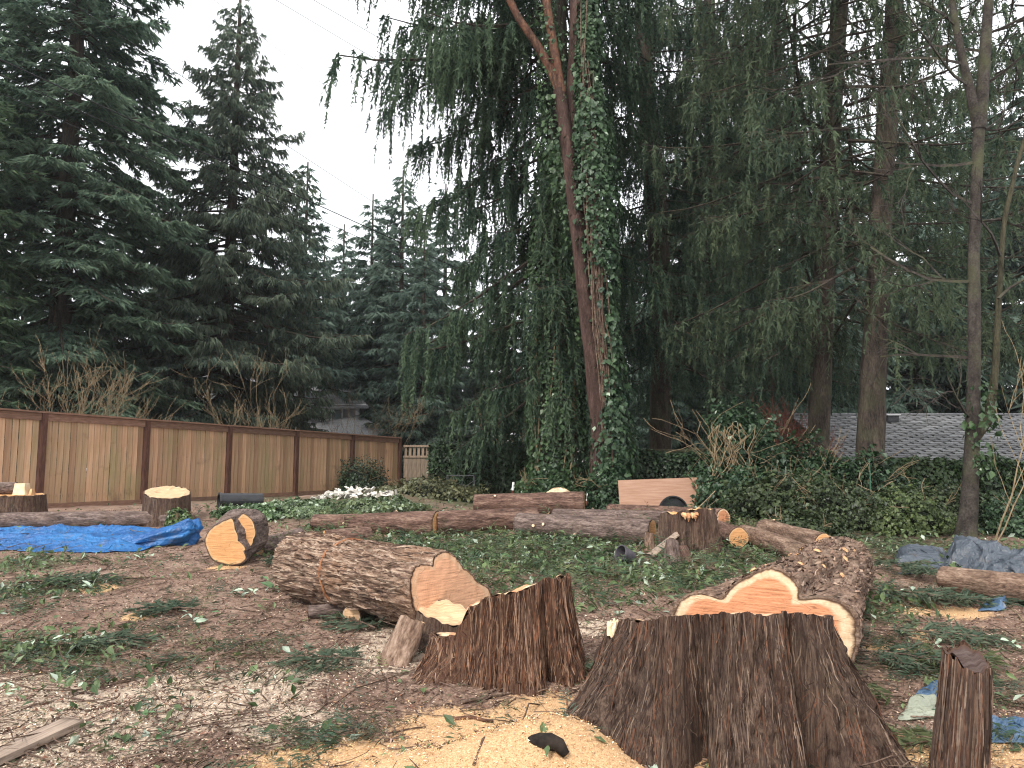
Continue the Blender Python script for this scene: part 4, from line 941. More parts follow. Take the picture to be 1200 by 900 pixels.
    return limbs, fol
def tree_trunk(acc, P, r, n=20, seed=0, rough=.08, flare=0.):
    P = np.asarray(P, float); m = max(30, len(P)*8); t = np.linspace(0, 1, m); t0 = np.linspace(0, 1, len(P))
    Q = np.stack([np.interp(t, t0, P[:, k]) for k in range(3)], 1); rr = np.interp(t, t0, r)
    for _ in range(4): Q[1:-1] = (Q[:-2]+2*Q[1:-1]+Q[2:])/4
    th = np.arange(n)/n*2*np.pi; T = unit(np.gradient(Q, axis=0)); A_ = unit(np.cross(T, np.array([0, 1., 0.02]))); B_ = np.cross(T, A_)
    V = []
    for k in range(m):
        f = flare*np.exp(-(Q[k, 2]-Q[0, 2])/.35); rad = rr[k]*(1+f*(1+.5*np.cos(th*5+seed)))
        p = np.stack([np.cos(th)*rad*9, np.sin(th)*rad*9, np.full(n, Q[k, 2]*1.2+seed)], -1)
        rad = rad*(1+rough*fbm(p, 3, seed)); V.append(Q[k]+A_[k]*(np.cos(th)*rad)[:, None]+B_[k]*(np.sin(th)*rad)[:, None])
    V = np.array(V); i = np.arange(m-1)[:, None]*n; j = np.arange(n)[None]; j2 = (j+1) % n
    acc.add(V.reshape(-1, 3), np.stack([i+j, i+j2, i+n+j2, i+n+j], -1))
LEAF_IVY = ((.020, .045, .018), (.075, .125, .050))
def leaves(P, N, size, r_, cols=LEAF_IVY, acc=None, wide=.85, pale=0., palecol=(.35, .42, .30), tilt=.5):
    """small pointed leaves (kites folded along the midrib)"""
    n = len(P); N = unit(np.asarray(N)+tilt*r_.normal(size=(n, 3))); up = np.array([0, 0, -1.]); D = unit(np.cross(np.cross(N, np.broadcast_to(up, N.shape)+.5*r_.normal(size=(n, 3))), N)); S_ = np.cross(N, D)
    sz = (size*(.45+1.1*r_.random(n)**1.6))[:, None]; V = np.stack([P, P+D*sz*.4+S_*sz*wide*.5+N*sz*.10, P+D*sz, P+D*sz*.4-S_*sz*wide*.5+N*sz*.10], 1).reshape(-1, 3)
    i = np.arange(n)[:, None]*4; t = np.concatenate([i+[0, 1, 2], i+[0, 2, 3]], 0)
    c0, c1_ = np.array(cols[0]), np.array(cols[1]); ct = np.clip(r_.beta(1.6, 2.2, n)+.30*noise(P*1.3, 71)+.15*noise(P*4, 72), 0, 1)[:, None]; cc = c0+(c1_-c0)*ct
    if pale: cc = np.where(r_.random((n, 1)) < pale, np.array(palecol)*r_.uniform(.6, 1.1, (n, 1)), cc)
    acc = acc or Acc(); acc.add(V, None, t, np.repeat(cc, 4, 0)); return acc
def stuffpart(acc, name, mat, par, smooth=False):
    return tag(acc.build(name, mat, par, smooth), kind='stuff')
def conifer(name, label, x, y, H, tr, zs_range, Rf, nb, seed, lean=0., group=None, bark='bark_fir', trunk_top=None, pitch_f=None, **kw):
    r_ = np.random.default_rng(seed); zb = float(gz(x, y)); o = thing(name, label, 'tree', (x, y, zb), group=group)
    ax = lambda z: np.array([lean*z, 0.])
    a = Acc(); zz = np.linspace(-.2, H, 12); tree_trunk(a, np.stack([lean*zz, 0*zz, zz], 1), tr*(1-.86*np.clip(zz/H, 0, 1))+.01, 16, seed, .07, .35); a.build('trunk', bark, o, True)
    u = (np.arange(nb)+r_.random(nb))/nb; z = zs_range[0]+(zs_range[1]-zs_range[0])*u
    az = np.arange(nb)*2.39996+r_.normal(0, .4, nb); L = np.array([Rf(q) for q in z])*r_.uniform(.72, 1.12, nb)
    p = pitch_f(z, r_) if pitch_f else R(8)-R(26)*(1-(z/H))+r_.normal(0, .1, nb)
    limbs, fol = conifer_crown(z, L, az, p, r_, ax, **kw)
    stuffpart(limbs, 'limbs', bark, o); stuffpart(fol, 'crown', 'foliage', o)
    return o
NTRI = lambda: sum(len(o.data.polygons) for o in bpy.data.objects if o.type == 'MESH')

# ------------------------------------------------------------------ trees, left
DARK_FIR = ((.055, .095, .072), (.16, .225, .145)); SPRUCE = ((.048, .076, .062), (.155, .185, .125)); HAZE_GREEN = ((.060, .100, .080), (.15, .20, .155))  # last pair: distance haze put into the far conifers' colour as paler green
def X(px, Y): return (px-600)/F*Y
conifer('fir_tree', 'broad dark fir filling the upper left corner behind the fence', X(62, 25), 25, 30, .38, (2.4, 21), lambda z: 4.3*min(1, (31-z)/19), 225, 1,
        droop=.24, tipup=.14, hang=.55, tw_len=.27, tw_w=.072, twig_sp=.062, side_sp=.21, cols=DARK_FIR)
conifer('fir_tree', 'light green fir cut off by the left edge of the photo', X(-70, 21), 21, 15, .25, (1.9, 12.5), lambda z: 2.6*min(1, (15.5-z)/8), 110, 2,
        droop=.2, tipup=.15, hang=.4, tw_len=.24, tw_w=.065, twig_sp=.065, side_sp=.22, cols=((.035, .065, .040), (.10, .145, .075)))
conifer('spruce_tree', 'tall pointed spruce standing alone against the white sky', X(262, 30), 30, 20.2, .34, (3.0, 19.9), lambda z: .35+4.9*min(1, ((20.2-z)/13.5))**.9, 240, 3,
        droop=.22, tipup=.24, hang=1.5, tw_len=.30, tw_w=.066, twig_sp=.062, side_sp=.25, side_k=.34, cols=SPRUCE)
conifer('spruce_tree', 'thin pale spruce behind the right flank of the pointed spruce', X(352, 40), 40, 17.2, .22, (5.2, 17), lambda z: .25+2.9*min(1, (17.2-z)/12), 115, 4,
        droop=.15, tipup=.15, hang=.8, tw_len=.45, tw_w=.13, twig_sp=.11, side_sp=.32, cols=HAZE_GREEN)
far_first = None; far_protos = []
for s_ in range(3):
    o = conifer('conifer_tree', '', 0, 60+s_, 18, .25, (1.5, 17.6), lambda z: .3+4.1*min(1, (18-z)/12), 135, 10+s_, droop=.18, tipup=.15, hang=.8, tw_len=.46, tw_w=.13, twig_sp=.09, side_sp=.34, side_k=.40, cols=HAZE_GREEN)
    far_protos.append(o)
FAR = [(432, 47, 1.0, 'spruce with a thin tip in the sky gap left of the weeping spruce'), (468, 44, 1.02, 'conifer just left of the weeping curtains'), (398, 52, .98, 'far conifer between the pointed spruce and the sky gap'),
       (190, 44, .95, 'conifer behind the gap between the left fir and the pointed spruce'), (130, 40, .9, 'dark conifer low behind the left fir'), (20, 36, .9, 'conifer behind the light green fir at the left edge'),
       (520, 50, 1.1, 'conifer behind the weeping curtains over the lattice fence'), (590, 42, .8, 'conifer behind the left of the ivy trunk'), (745, 46, .85, 'conifer behind the gap right of the forked red trunk'),
       (820, 40, 1.15, 'tall conifer behind the mossy rail'), (905, 36, 1.25, 'tall conifer behind the ivy mound'), (990, 44, 1.3, 'conifer rising beyond the left end of the shingle roof'), (1080, 38, 1.2, 'conifer beyond the shingle roof left of the bare alder'),
       (1165, 42, 1.3, 'conifer beyond the shingle roof right of the bare alder'), (1240, 36, 1.25, 'conifer at the right edge beyond the roof'), (300, 48, .85, 'low conifer behind the pointed spruce'), (680, 52, 1.0, 'far conifer behind the two ivy trunks'), (235, 50, .9, 'far conifer left of the pointed spruce trunk'), (345, 54, .95, 'far conifer over the roof of the grey house'), (375, 46, .78, 'low conifer right of the grey house roof'), (450, 58, 1.1, 'farthest spire in the sky gap'), (495, 38, .72, 'conifer over the lattice fence corner'), (640, 36, .6, 'low dark conifer behind the weeping spruce trunk'), (780, 34, .6, 'low conifer behind the bowed trunk'), (860, 50, 1.2, 'far conifer in the gap left of the ivy mound')]
for k, (px, Y, sc, lab) in enumerate(FAR):
    o = far_protos[k] if k < 3 else copy_tree(far_protos[k % 3])
    o.location = (X(px, Y), Y, .55); o.scale = (sc*(1.1 if px > 800 else 1), sc*(1.1 if px > 800 else 1), sc); o.rotation_euler = (0, 0, k*1.3); o['label'] = lab; o['group'] = 'conifers in the background'

# ------------------------------------------------------------------ weeping spruce with ivy trunk
WX, WY = X(650, 17.6), 17.6
WEEP = ((.024, .048, .036), (.105, .150, .085))
r_ = np.random.default_rng(77); zb = float(gz(WX, WY))
ws = thing('weeping_spruce', 'great weeping spruce with hanging curtains and an ivy-wrapped trunk', 'tree', (WX, WY, zb))
a = Acc(); zz = np.linspace(-.2, 17, 14); tree_trunk(a, np.stack([.012*zz, 0*zz, zz], 1), .40-.017*zz, 20, 5, .08, .5); a.build('trunk', 'bark_fir', ws, True)
nb = 138; u = (np.arange(nb)+r_.random(nb))/nb; z = 2.7+13.2*u**.95; az = np.arange(nb)*2.39996+r_.normal(0, .35, nb)
west = np.clip(-np.cos(az), -1, 1); south = -np.sin(az)
L = (3.3+.9*west)*r_.uniform(.72, 1.12, nb); L = np.where((z > 9.0) & (west > .3), L*1.22, L); L = np.where(z < 5, L*.92, L)
L = np.where((south > .15) & (z < 11), L*.38, L)
pt = R(-28)+R(24)*np.clip((z-5)/8, 0, 1)+r_.normal(0, .12, nb)
limbs, fol = conifer_crown(z, L, az, pt, r_, lambda q: np.array([.012*q, 0]), droop=.16, tipup=.18, side_sp=.34, side_k=.34, twig_sp=.21, strings=True, str_len=(.45, 1.75), cols=WEEP, limb_k=.014, s0=.2, needle=(.115, .037), nd_sp=.024)
stuffpart(limbs, 'limbs', 'bark_fir', ws); stuffpart(fol, 'crown', 'foliage', ws)
def ivy_on(P, rad, n, size, r_, wrap=(0, 2*np.pi), shag=.14, cols=LEAF_IVY, pale=0.01):
    P = np.asarray(P, float); t = r_.random(n); t0 = np.linspace(0, 1, len(P)); Q = np.stack([np.interp(t, t0, P[:, k]) for k in range(3)], 1); rr = np.interp(t, t0, rad)
    th = r_.uniform(*wrap, n); bump = 1+.35*noise(np.stack([np.cos(th)*1.2, np.sin(th)*1.2, Q[:, 2]*1.1], -1), 4)
    kp = noise(np.stack([np.cos(th)*1.3+3, np.sin(th)*1.3, Q[:, 2]*.9], -1), 14)+.35*r_.normal(size=n) > -.38; th, Q, rr, bump = th[kp], Q[kp], rr[kp], bump[kp]; n = len(th)
    N = np.stack([np.cos(th), np.sin(th), np.full(n, .25)], -1); Q = Q+N*(rr*bump+shag*r_.random(n)**1.5)[:, None]
    return leaves(Q, N, size*1.15, r_, cols, pale=pale, tilt=.38)
zz = np.linspace(0, 8.2, 10)
stuffpart(ivy_on(np.stack([.012*zz, 0*zz, zz], 1), np.array([.62, .56, .5, .48, .46, .45, .42, .40, .36, .30]), 21000, .09, r_, shag=.2), 'ivy', 'leaf', ws)
iv = Acc()
for q in range(14):
    th0 = r_.uniform(0, 6.28); zt = np.linspace(0, r_.uniform(4, 8), 12); thq = th0+.5*np.sin(zt*.8+q)+.2*r_.normal(); iv.tube(np.stack([.012*zt+np.cos(thq)*(.56-.02*zt), np.sin(thq)*(.56-.02*zt), zt], 1), .016, 5)
stuffpart(iv, 'ivy_stems', 'twig_tan', ws)

# ------------------------------------------------------------------ forked red tree with ivy
def trunk_px(pts, Y):
    return [Wp(px, py, Y) for px, py in pts]
RY = 15.4; rt = Wp(703, 590, RY); rt[2] = float(gz(rt[0], rt[1])); r_ = np.random.default_rng(31)
ft_ = thing('forked_tree', 'red-barked forked tree with ivy climbing its right side', 'tree', rt)
sc_ = RY/F
main = np.array([rt+[0, 0, -.2]]+trunk_px([(704, 560), (703, 500), (697, 440), (690, 380), (681, 300), (672, 230), (664, 160), (655, 105)], RY))-rt
a = Acc(); tree_trunk(a, main, np.array([17, 12, 11, 10.5, 10, 9.5, 9, 8, 7])*sc_, 18, 6, .09, .15); a.build('trunk', 'bark_redtree', ft_, True)
a = Acc(); tree_trunk(a, np.array(trunk_px([(656, 108), (645, 80), (628, 50), (608, 22), (585, -25), (560, -70)], RY))-rt, np.array([5.5, 5.5, 5, 4.5, 4, 3])*sc_, 14, 7, .08); a.build('fork', 'bark_peeled', ft_, True)
a = Acc(); tree_trunk(a, np.array(trunk_px([(658, 110), (653, 80), (646, 40), (640, 0), (632, -60)], RY))-rt, np.array([6, 6, 5.5, 5, 4])*sc_, 14, 8, .08); a.build('fork', 'bark_peeled', ft_, True)
a = Acc(); tree_trunk(a, np.array(trunk_px([(667, 190), (670, 130), (675, 70), (677, 10), (680, -90)], RY+.25))-rt, np.array([8, 9.5, 10, 10, 9])*sc_, 14, 9, .08); a.build('fork', 'bark_redtree', ft_, True)
path = np.array(trunk_px([(716, 575), (716, 500), (712, 430), (706, 370), (703, 300), (697, 230), (693, 160), (690, 100), (690, 40), (690, -40)], RY))-rt
iv = ivy_on(path, np.array([24, 15, 10, 9, 15, 19, 16, 9, 7, 5])*sc_, 15000, .095, r_, (0, 2*np.pi), .16, ((.012, .032, .014), (.070, .120, .055)), .008)
p2 = np.array(trunk_px([(690, 330), (668, 240), (650, 180), (652, 100), (640, 20)], RY+.3))-rt
ivy2 = ivy_on(p2, np.array([8, 11, 14, 14, 12])*sc_, 2600, .085, r_, (0, 2*np.pi), .22)
iv.add(np.vstack(ivy2.v), None, np.vstack(ivy2.t), np.vstack(ivy2.c))
stuffpart(iv, 'ivy', 'leaf', ft_)
iv = Acc()
for q in range(22):
    t = np.linspace(r_.uniform(0, .4), r_.uniform(.5, 1), 14); P = np.stack([np.interp(t, np.linspace(0, 1, len(path)), path[:, k]) for k in range(3)], 1)
    P += np.stack([.22*np.sin(t*9+q)*r_.uniform(.2, 1)-.1, -.22-.1*r_.random(14), .05*r_.normal(size=14)], 1); iv.tube(P, .011, 4)
stuffpart(iv, 'ivy_stems', 'twig_brown', ft_)

# ------------------------------------------------------------------ right-hand trunks with crowns
HANG = ((.030, .058, .044), (.10, .142, .088)); OLIVE = ((.034, .056, .038), (.108, .138, .078))
CROWNS = {}
def right_tree(name, label, base_px, Y, path_px, rads, zr, Lf, nb, seed, strings=True, cols=HANG, azf=None, bark='bark_fir', proto='olive', crown=(1., 0.), **kw):
    r_ = np.random.default_rng(seed); b = Wp(base_px[0], base_px[1], Y); b[2] = float(gz(b[0], b[1])); o = thing(name, label, 'tree', b)
    P = np.array([b+[0, 0, -.2]]+[Wp(px, py, Y) for px, py in path_px])-b; a = Acc(); tree_trunk(a, P, np.array(rads)*Y/F, 18, seed, .08, .3); a.build('trunk', bark, o, True)
    u = (np.arange(nb)+r_.random(nb))/nb; z = zr[0]+(zr[1]-zr[0])*u; az = np.arange(nb)*2.39996+r_.normal(0, .4, nb)
    L = np.array([Lf(q) for q in z])*r_.uniform(.6, 1.12, nb); ax = lambda q: np.array([np.interp(q, P[:, 2], P[:, 0]), np.interp(q, P[:, 2], P[:, 1])])
    pt = R(-22)+R(20)*np.clip((z-4)/8, 0, 1)+r_.normal(0, .15, nb)
    d = dict(droop=.14, tipup=.16, side_sp=.36, side_k=.38, twig_sp=.22, strings=strings, str_len=(.25, 1.0), needle=(.105, .031), nd_sp=.024, s0=.22, limb_k=.011); d.update(kw)
    lean_ = (P[-1, 0]-P[1, 0])/(P[-1, 2]-P[1, 2])
    if proto not in CROWNS:
        r_ = np.random.default_rng(900+len(CROWNS)); nb = 92; u = (np.arange(nb)+r_.random(nb))/nb; z = 4.0+12.0*u; az = np.arange(nb)*2.39996+r_.normal(0, .4, nb); L = 3.1*r_.uniform(.6, 1.15, nb)
        pt = R(-24)+R(20)*np.clip((z-4)/8, 0, 1)+r_.normal(0, .16, nb); limbs, fol = conifer_crown(z, L, az, pt, r_, cols=cols, **d)
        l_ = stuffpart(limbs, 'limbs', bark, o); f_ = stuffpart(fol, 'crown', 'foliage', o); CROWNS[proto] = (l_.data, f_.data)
    else:
        l_, f_ = [tag(bpy.data.objects.new(nm, me), kind='stuff') for nm, me in zip(('limbs', 'crown'), CROWNS[proto])]
        for q in (l_, f_): C.objects.link(q); q.parent = o
    sz, dz_ = crown
    for q in (l_, f_):
        q.location = (P[1, 0]-lean_*P[1, 2]+lean_*0, 0, dz_); q.rotation_euler = (0, math.atan(lean_), 0) if False else (0, 0, seed*1.7); q.scale = (sz, sz, 1)
    return o, P, b
right_tree('spruce_tree', 'spruce with a bowed trunk right of the forked red tree', (772, 560), 21.5, [(774, 500), (775, 400), (773, 300), (768, 230), (762, 170), (757, 100), (752, 0), (748, -120)], [13, 12, 12, 12.5, 13, 12, 10, 9, 7],
           (3.6, 16.5), lambda z: 2.2+1.3*min(1, max(0, (z-5)/4)), 84, 41, cols=HANG, str_len=(.35, 1.35), proto='dark', crown=(1.05, -.2))
right_tree('spruce_tree', 'slender spruce behind the left part of the ivy mound', (900, 560), 25, [(902, 480), (903, 380), (905, 250), (908, 100), (910, -100)], [9, 8, 7.5, 7, 6, 5],
           (4.2, 17), lambda z: 3.0*min(1, (20-z)/8), 80, 42, cols=HANG, proto='dark', crown=(1., -.4))
t965 = right_tree('spruce_tree', 'straight brown-trunked spruce rising from the ivy mound', (957, 575), 16.2, [(958, 540), (962, 440), (967, 300), (974, 160), (983, 20), (990, -100)], [17, 13, 12, 11.5, 11, 10, 9],
           (4.6, 13.5), lambda z: 2.9+.5*min(1, max(0, (z-6)/3)), 84, 43, cols=OLIVE, dead=.5, proto='olive', crown=(1.05, -.1))
t1030 = right_tree('spruce_tree', 'dark thick-based spruce left of the bare alder', (1016, 590), 14.4, [(1018, 550), (1022, 460), (1028, 350), (1036, 200), (1046, 40), (1054, -100)], [21, 16, 14, 13, 12, 11, 9],
           (4.0, 12.5), lambda z: 2.9, 84, 44, cols=OLIVE, dead=.6, proto='olive', crown=(1.0, -.2))
right_tree('spruce_tree', 'spruce half out of frame at the upper right edge', (1232, 590), 19, [(1232, 500), (1230, 300), (1230, 100), (1230, -60)], [16, 14, 13, 11, 9],
           (3.4, 14.5), lambda z: 3.2, 70, 45, cols=OLIVE, dead=.3, proto='olive', crown=(1.1, .3))
right_tree('spruce_tree', 'spruce with a dark crown behind the mossy rail', (838, 560), 23, [(838, 480), (836, 300), (832, 100), (830, -100)], [11, 10, 9, 8, 6],
           (4.0, 16), lambda z: 2.7, 80, 46, cols=DARK_FIR, proto='dark', crown=(.9, .3))

# bare branching
def branching(acc, p, d, L, r0, depth, r_, spread=.6, up=.25, kids=3, minr=.004, segs=5, sides=4):
    P = [np.array(p, float)]; d = unit(d)
    for k in range(segs):
        d = unit(d+r_.normal(size=3)*.14+np.array([0, 0, up*.12])); P.append(P[-1]+d*L/segs)
    P = np.array(P); acc.tube(P, np.maximum(np.linspace(r0, r0*.45, segs+1), minr), sides if depth < 2 else 3, False)
    if depth <= 0: return
    for k in range(kids):
        t = r_.uniform(.25, 1.0); i = min(int(t*segs), segs-1); q = P[i]+(P[i+1]-P[i])*(t*segs-i)
        nd = unit(d+r_.normal(size=3)*spread+np.array([0, 0, up])); branching(acc, q, nd, L*r_.uniform(.45, .75), r0*.55*(1.1-.4*t), depth-1, r_, spread, up, kids, minr, segs, sides)
# bare alder, right
r_ = np.random.default_rng(61); AY = 10.8; ab = Wp(1130, 645, AY); ab[2] = float(gz(ab[0], ab[1]))
al = thing('bare_tree', 'bare forked tree with an ivy collar at the right', 'tree', ab); scA = AY/F
P = np.array([ab+[0, 0, -.2]]+trunk_px([(1136, 590), (1140, 500), (1142, 400), (1141, 300), (1145, 200), (1147, 150)], AY))-ab
a = Acc(); tree_trunk(a, P, np.array([12, 9, 7.5, 7, 6.5, 6.5, 6.5])*scA, 18, 21, .06, .3); a.build('trunk', 'bark_alder', al, True)
a = Acc(); tree_trunk(a, np.array(trunk_px([(1147, 152), (1138, 110), (1128, 70), (1118, 20), (1110, -60)], AY))-ab, np.array([7, 5.5, 4.5, 4, 3])*scA, 12, 22, .05); a.build('fork', 'bark_alder', al, True)
a = Acc(); tree_trunk(a, np.array(trunk_px([(1147, 152), (1152, 100), (1155, 50), (1158, 10), (1166, -70)], AY))-ab, np.array([8, 7, 6.5, 5.5, 4])*scA, 12, 23, .05); a.build('fork', 'bark_alder', al, True)
a = Acc(); tree_trunk(a, np.array(trunk_px([(1142, 512), (1158, 490), (1166, 440), (1170, 360), (1176, 260), (1195, 180), (1225, 90)], AY+.1))-ab, np.array([7, 7, 4, 3.2, 2.8, 2.4, 2])*scA, 12, 24, .05); a.build('fork', 'moss_wood', al, True)
a = Acc()
for px, py, dx, dz, L_ in [(1141, 330, -1, .15, 1.6), (1143, 240, -1, .0, 1.9), (1143, 260, 1, .25, 1.2), (1128, 75, -1, .1, 2.0), (1135, 100, -1, -.05, 1.8), (1152, 100, 1, .5, 1.3), (1155, 40, 1, .55, 1.4), (1150, 60, -1, .5, 1.2), (1170, 350, 1, .6, 1.2), (1145, 190, -1, -.15, 1.6), (1141, 420, -1, .25, 1.2), (1172, 300, -.5, .8, 1.0), (1145, 150, 1, .3, 1.2), (1120, 30, -1, .3, 1.5), (1140, 490, -1, .5, .9)]:
    p = Wp(px, py, AY)-ab; branching(a, p, np.array([dx, r_.normal()*.4, dz]), L_, .026, 3, r_, .55, .05, 3, .0035)
stuffpart(a, 'limbs', 'bark_alder', al)
ip = np.array(trunk_px([(1150, 560), (1150, 500), (1148, 450)], AY-.05))-ab
stuffpart(ivy_on(ip, np.array([6, 14, 6])*scA, 420, .075, r_, shag=.1), 'ivy', 'leaf', al)
# thin saplings at the right edge
for lab, px, py, Y, hgt, mt in (('thin bare sapling leaning beside the bare alder', 1163, 660, 10.2, 2.0, 'twig_tan'),):
    b = Wp(px, py, Y); b[2] = float(gz(b[0], b[1])); o = thing('sapling', lab, 'sapling', b); a = Acc(); branching(a, (0, 0, 0), np.array([.35, 0, 1]), hgt, .016, 2, r_, .4, .2, 3, .004); stuffpart(a, 'stem', mt, o); a = Acc(); branching(a, (.02, 0, 0), np.array([.6, 0, 1]), hgt*.8, .012, 1, r_, .4, .2, 3, .004); stuffpart(a, 'stem', mt, o)
# bare shrubs behind the fence
for lab, px, Y, hgt, mt, ns, sd in (('bare twiggy shrub behind the left end of the fence', 88, 20.5, 3.6, 'twig_tan', 8, 1), ('bare twiggy shrub behind the middle of the fence', 302, 25, 3.7, 'twig_tan', 7, 2), ('small bare shrub behind the far end of the fence', 432, 33, 3.6, 'twig_tan', 6, 3),
                                 ('red-stemmed bare shrub beside the straight brown-trunked spruce', 925, 19.5, 2.1, 'twig_red', 12, 4), ('pale bare shrub behind the dark hedge', 615, 24, 3.1, 'twig_tan', 8, 5)):
    r_ = np.random.default_rng(90+sd); b = np.array([X(px, Y), Y, float(gz(X(px, Y), Y))]); o = thing('bare_shrub', lab, 'shrub', b); a = Acc()
    for q in range(ns):
        an = q/ns*6.28; branching(a, r_.normal(size=3)*[.08, .08, 0], np.array([math.cos(an)*.55, math.sin(an)*.55, 1]), hgt*r_.uniform(.55, .8), .019, 3, r_, .38, .3, 4 if Y < 22 else 3, .0045)
    stuffpart(a, 'stems', mt, o)

# ------------------------------------------------------------------ hedges, ivy mound, undergrowth
def hedge(name, label, x0, x1, y, h, dep, n, seed, size=.10, cols=LEAF_IVY, slope=0., wob=.12, cat='hedge'):
    r_ = np.random.default_rng(seed); zb = float(gz((x0+x1)/2, y)); o = thing(name, label, cat, ((x0+x1)/2, y, zb)); L = x1-x0
    K = 40; a = Acc(); xs = np.linspace(-L/2, L/2, K); V = []
    prof = lambda x: h*(1+wob*noise(np.stack([x*1.1, x*0+seed, x*0], -1), seed))+slope*x
    for x in xs:
        hh = float(prof(np.array(x)))-.12; V.append([[x, -dep/2+.12, -.1], [x, -dep/2+.1, hh*.6], [x, -dep/4, hh], [x, dep/4, hh], [x, dep/2-.1, hh*.6], [x, dep/2-.12, -.1]])
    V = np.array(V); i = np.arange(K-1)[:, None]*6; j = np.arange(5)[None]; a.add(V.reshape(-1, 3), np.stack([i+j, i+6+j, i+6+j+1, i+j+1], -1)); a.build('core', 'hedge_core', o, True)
    x = r_.uniform(-L/2, L/2, n); hh = prof(x); s = r_.random(n); face = s < .62
    zf = r_.random(n)*hh; yf = -dep/2+.18*r_.random(n)-.10*noise(np.stack([x*1.7, zf*1.7, x*0], -1), seed+1); yt = r_.uniform(-dep/2, dep/2, n); zt = hh-.12*r_.random(n)+.1*noise(np.stack([x*2, yt*2, x*0], -1), seed+2)
    P = np.stack([x, np.where(face, yf, yt), np.where(face, zf, zt)], -1); N = np.where(face[:, None], np.array([0, -1, .5]), np.array([0, -.2, 1.]))
    stuffpart(leaves(P, N, size, r_, cols, tilt=.6), 'foliage', 'leaf', o); return o
DK = ((.012, .026, .011), (.048, .080, .034)); MID = ((.012, .028, .010), (.066, .105, .038))
hedge('hedge', 'dark clipped hedge behind the wire cage', X(505, 19.5), X(640, 19.5), 19.5, 1.45, 1.2, 9000, 1, .085, DK)
hedge('hedge', 'dark hedge between the forked red tree and the ivy mound', X(715, 17.4), X(850, 17.4), 17.4, 1.18, 1.0, 9000, 2, .085, DK)
hedge('hedge', 'leafy hedge in front of the shingle-roofed house', X(985, 15.8), X(1300, 15.8), 15.8, 1.05, 1.3, 17000, 3, .085, MID)
def mound(name, label, c, rx, ry, h, n, seed, size=.09, cols=LEAF_IVY, cat='shrub', pale=0., stems=14, tilt=.6):
    r_ = np.random.default_rng(seed); c = on(*c); o = thing(name, label, cat, c); th = r_.uniform(0, 2*np.pi, n); u = r_.random(n)
    ph = np.arccos(1-u*.98); N = np.stack([np.cos(th)*np.sin(ph), np.sin(th)*np.sin(ph), np.cos(ph)], -1)
    lump = 1+.34*noise(N*2.6+seed, seed)+.22*noise(N*6+seed, seed+1); rr = lump*(1.08-.36*r_.random(n)**1.5)
    P = N*rr[:, None]*np.array([rx, ry, h]); core = Acc(); K1, K2 = 10, 20; V = []
    for a_ in np.linspace(0, np.pi/2, K1):
        for b_ in np.linspace(0, 2*np.pi, K2, endpoint=False):
            nn = np.array([math.cos(b_)*math.sin(a_), math.sin(b_)*math.sin(a_), math.cos(a_)]); V.append(nn*(1+.28*float(noise(nn*2.6+seed, seed)))*.74*np.array([rx, ry, h]))
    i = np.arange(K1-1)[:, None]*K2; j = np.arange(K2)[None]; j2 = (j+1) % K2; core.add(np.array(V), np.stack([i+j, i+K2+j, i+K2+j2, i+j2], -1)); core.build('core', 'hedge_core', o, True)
    stuffpart(leaves(P, N, size, r_, cols, pale=pale, tilt=tilt), 'foliage', 'leaf', o)
    if stems:
        a = Acc()
        for q in range(stems):
            an = r_.uniform(0, 6.28); d = np.array([math.cos(an)*.8, math.sin(an)*.8, 1]); p = np.array([math.cos(an)*rx*.5, math.sin(an)*ry*.5, h*.35]); branching(a, p, d, h*.75, .009, 1, r_, .6, -.1, 3, .0045)
        stuffpart(a, 'stems', 'twig_tan', o)
    return o
IV2 = ((.012, .032, .014), (.066, .115, .052))
mound('ivy_mound', 'tall ivy-covered mound right of the plywood sheet', (X(868, 14.6), 14.6), .85, .7, 1.75, 12000, 5, .085, IV2, 'ivy', .01)
mound('ivy_mound', 'rounded ivy mass between the tall ivy mound and the straight spruce', (X(915, 14.2), 14.2), .95, .7, 1.25, 11000, 6, .08, IV2, 'ivy')
mound('ivy_mound', 'ivy around the foot of the dark thick-based spruce', (X(985, 13.9), 13.9), 1.0, .7, 1., 11000, 7, .075, IV2, 'ivy')
SH = ((.014, .024, .009), (.075, .10, .04))
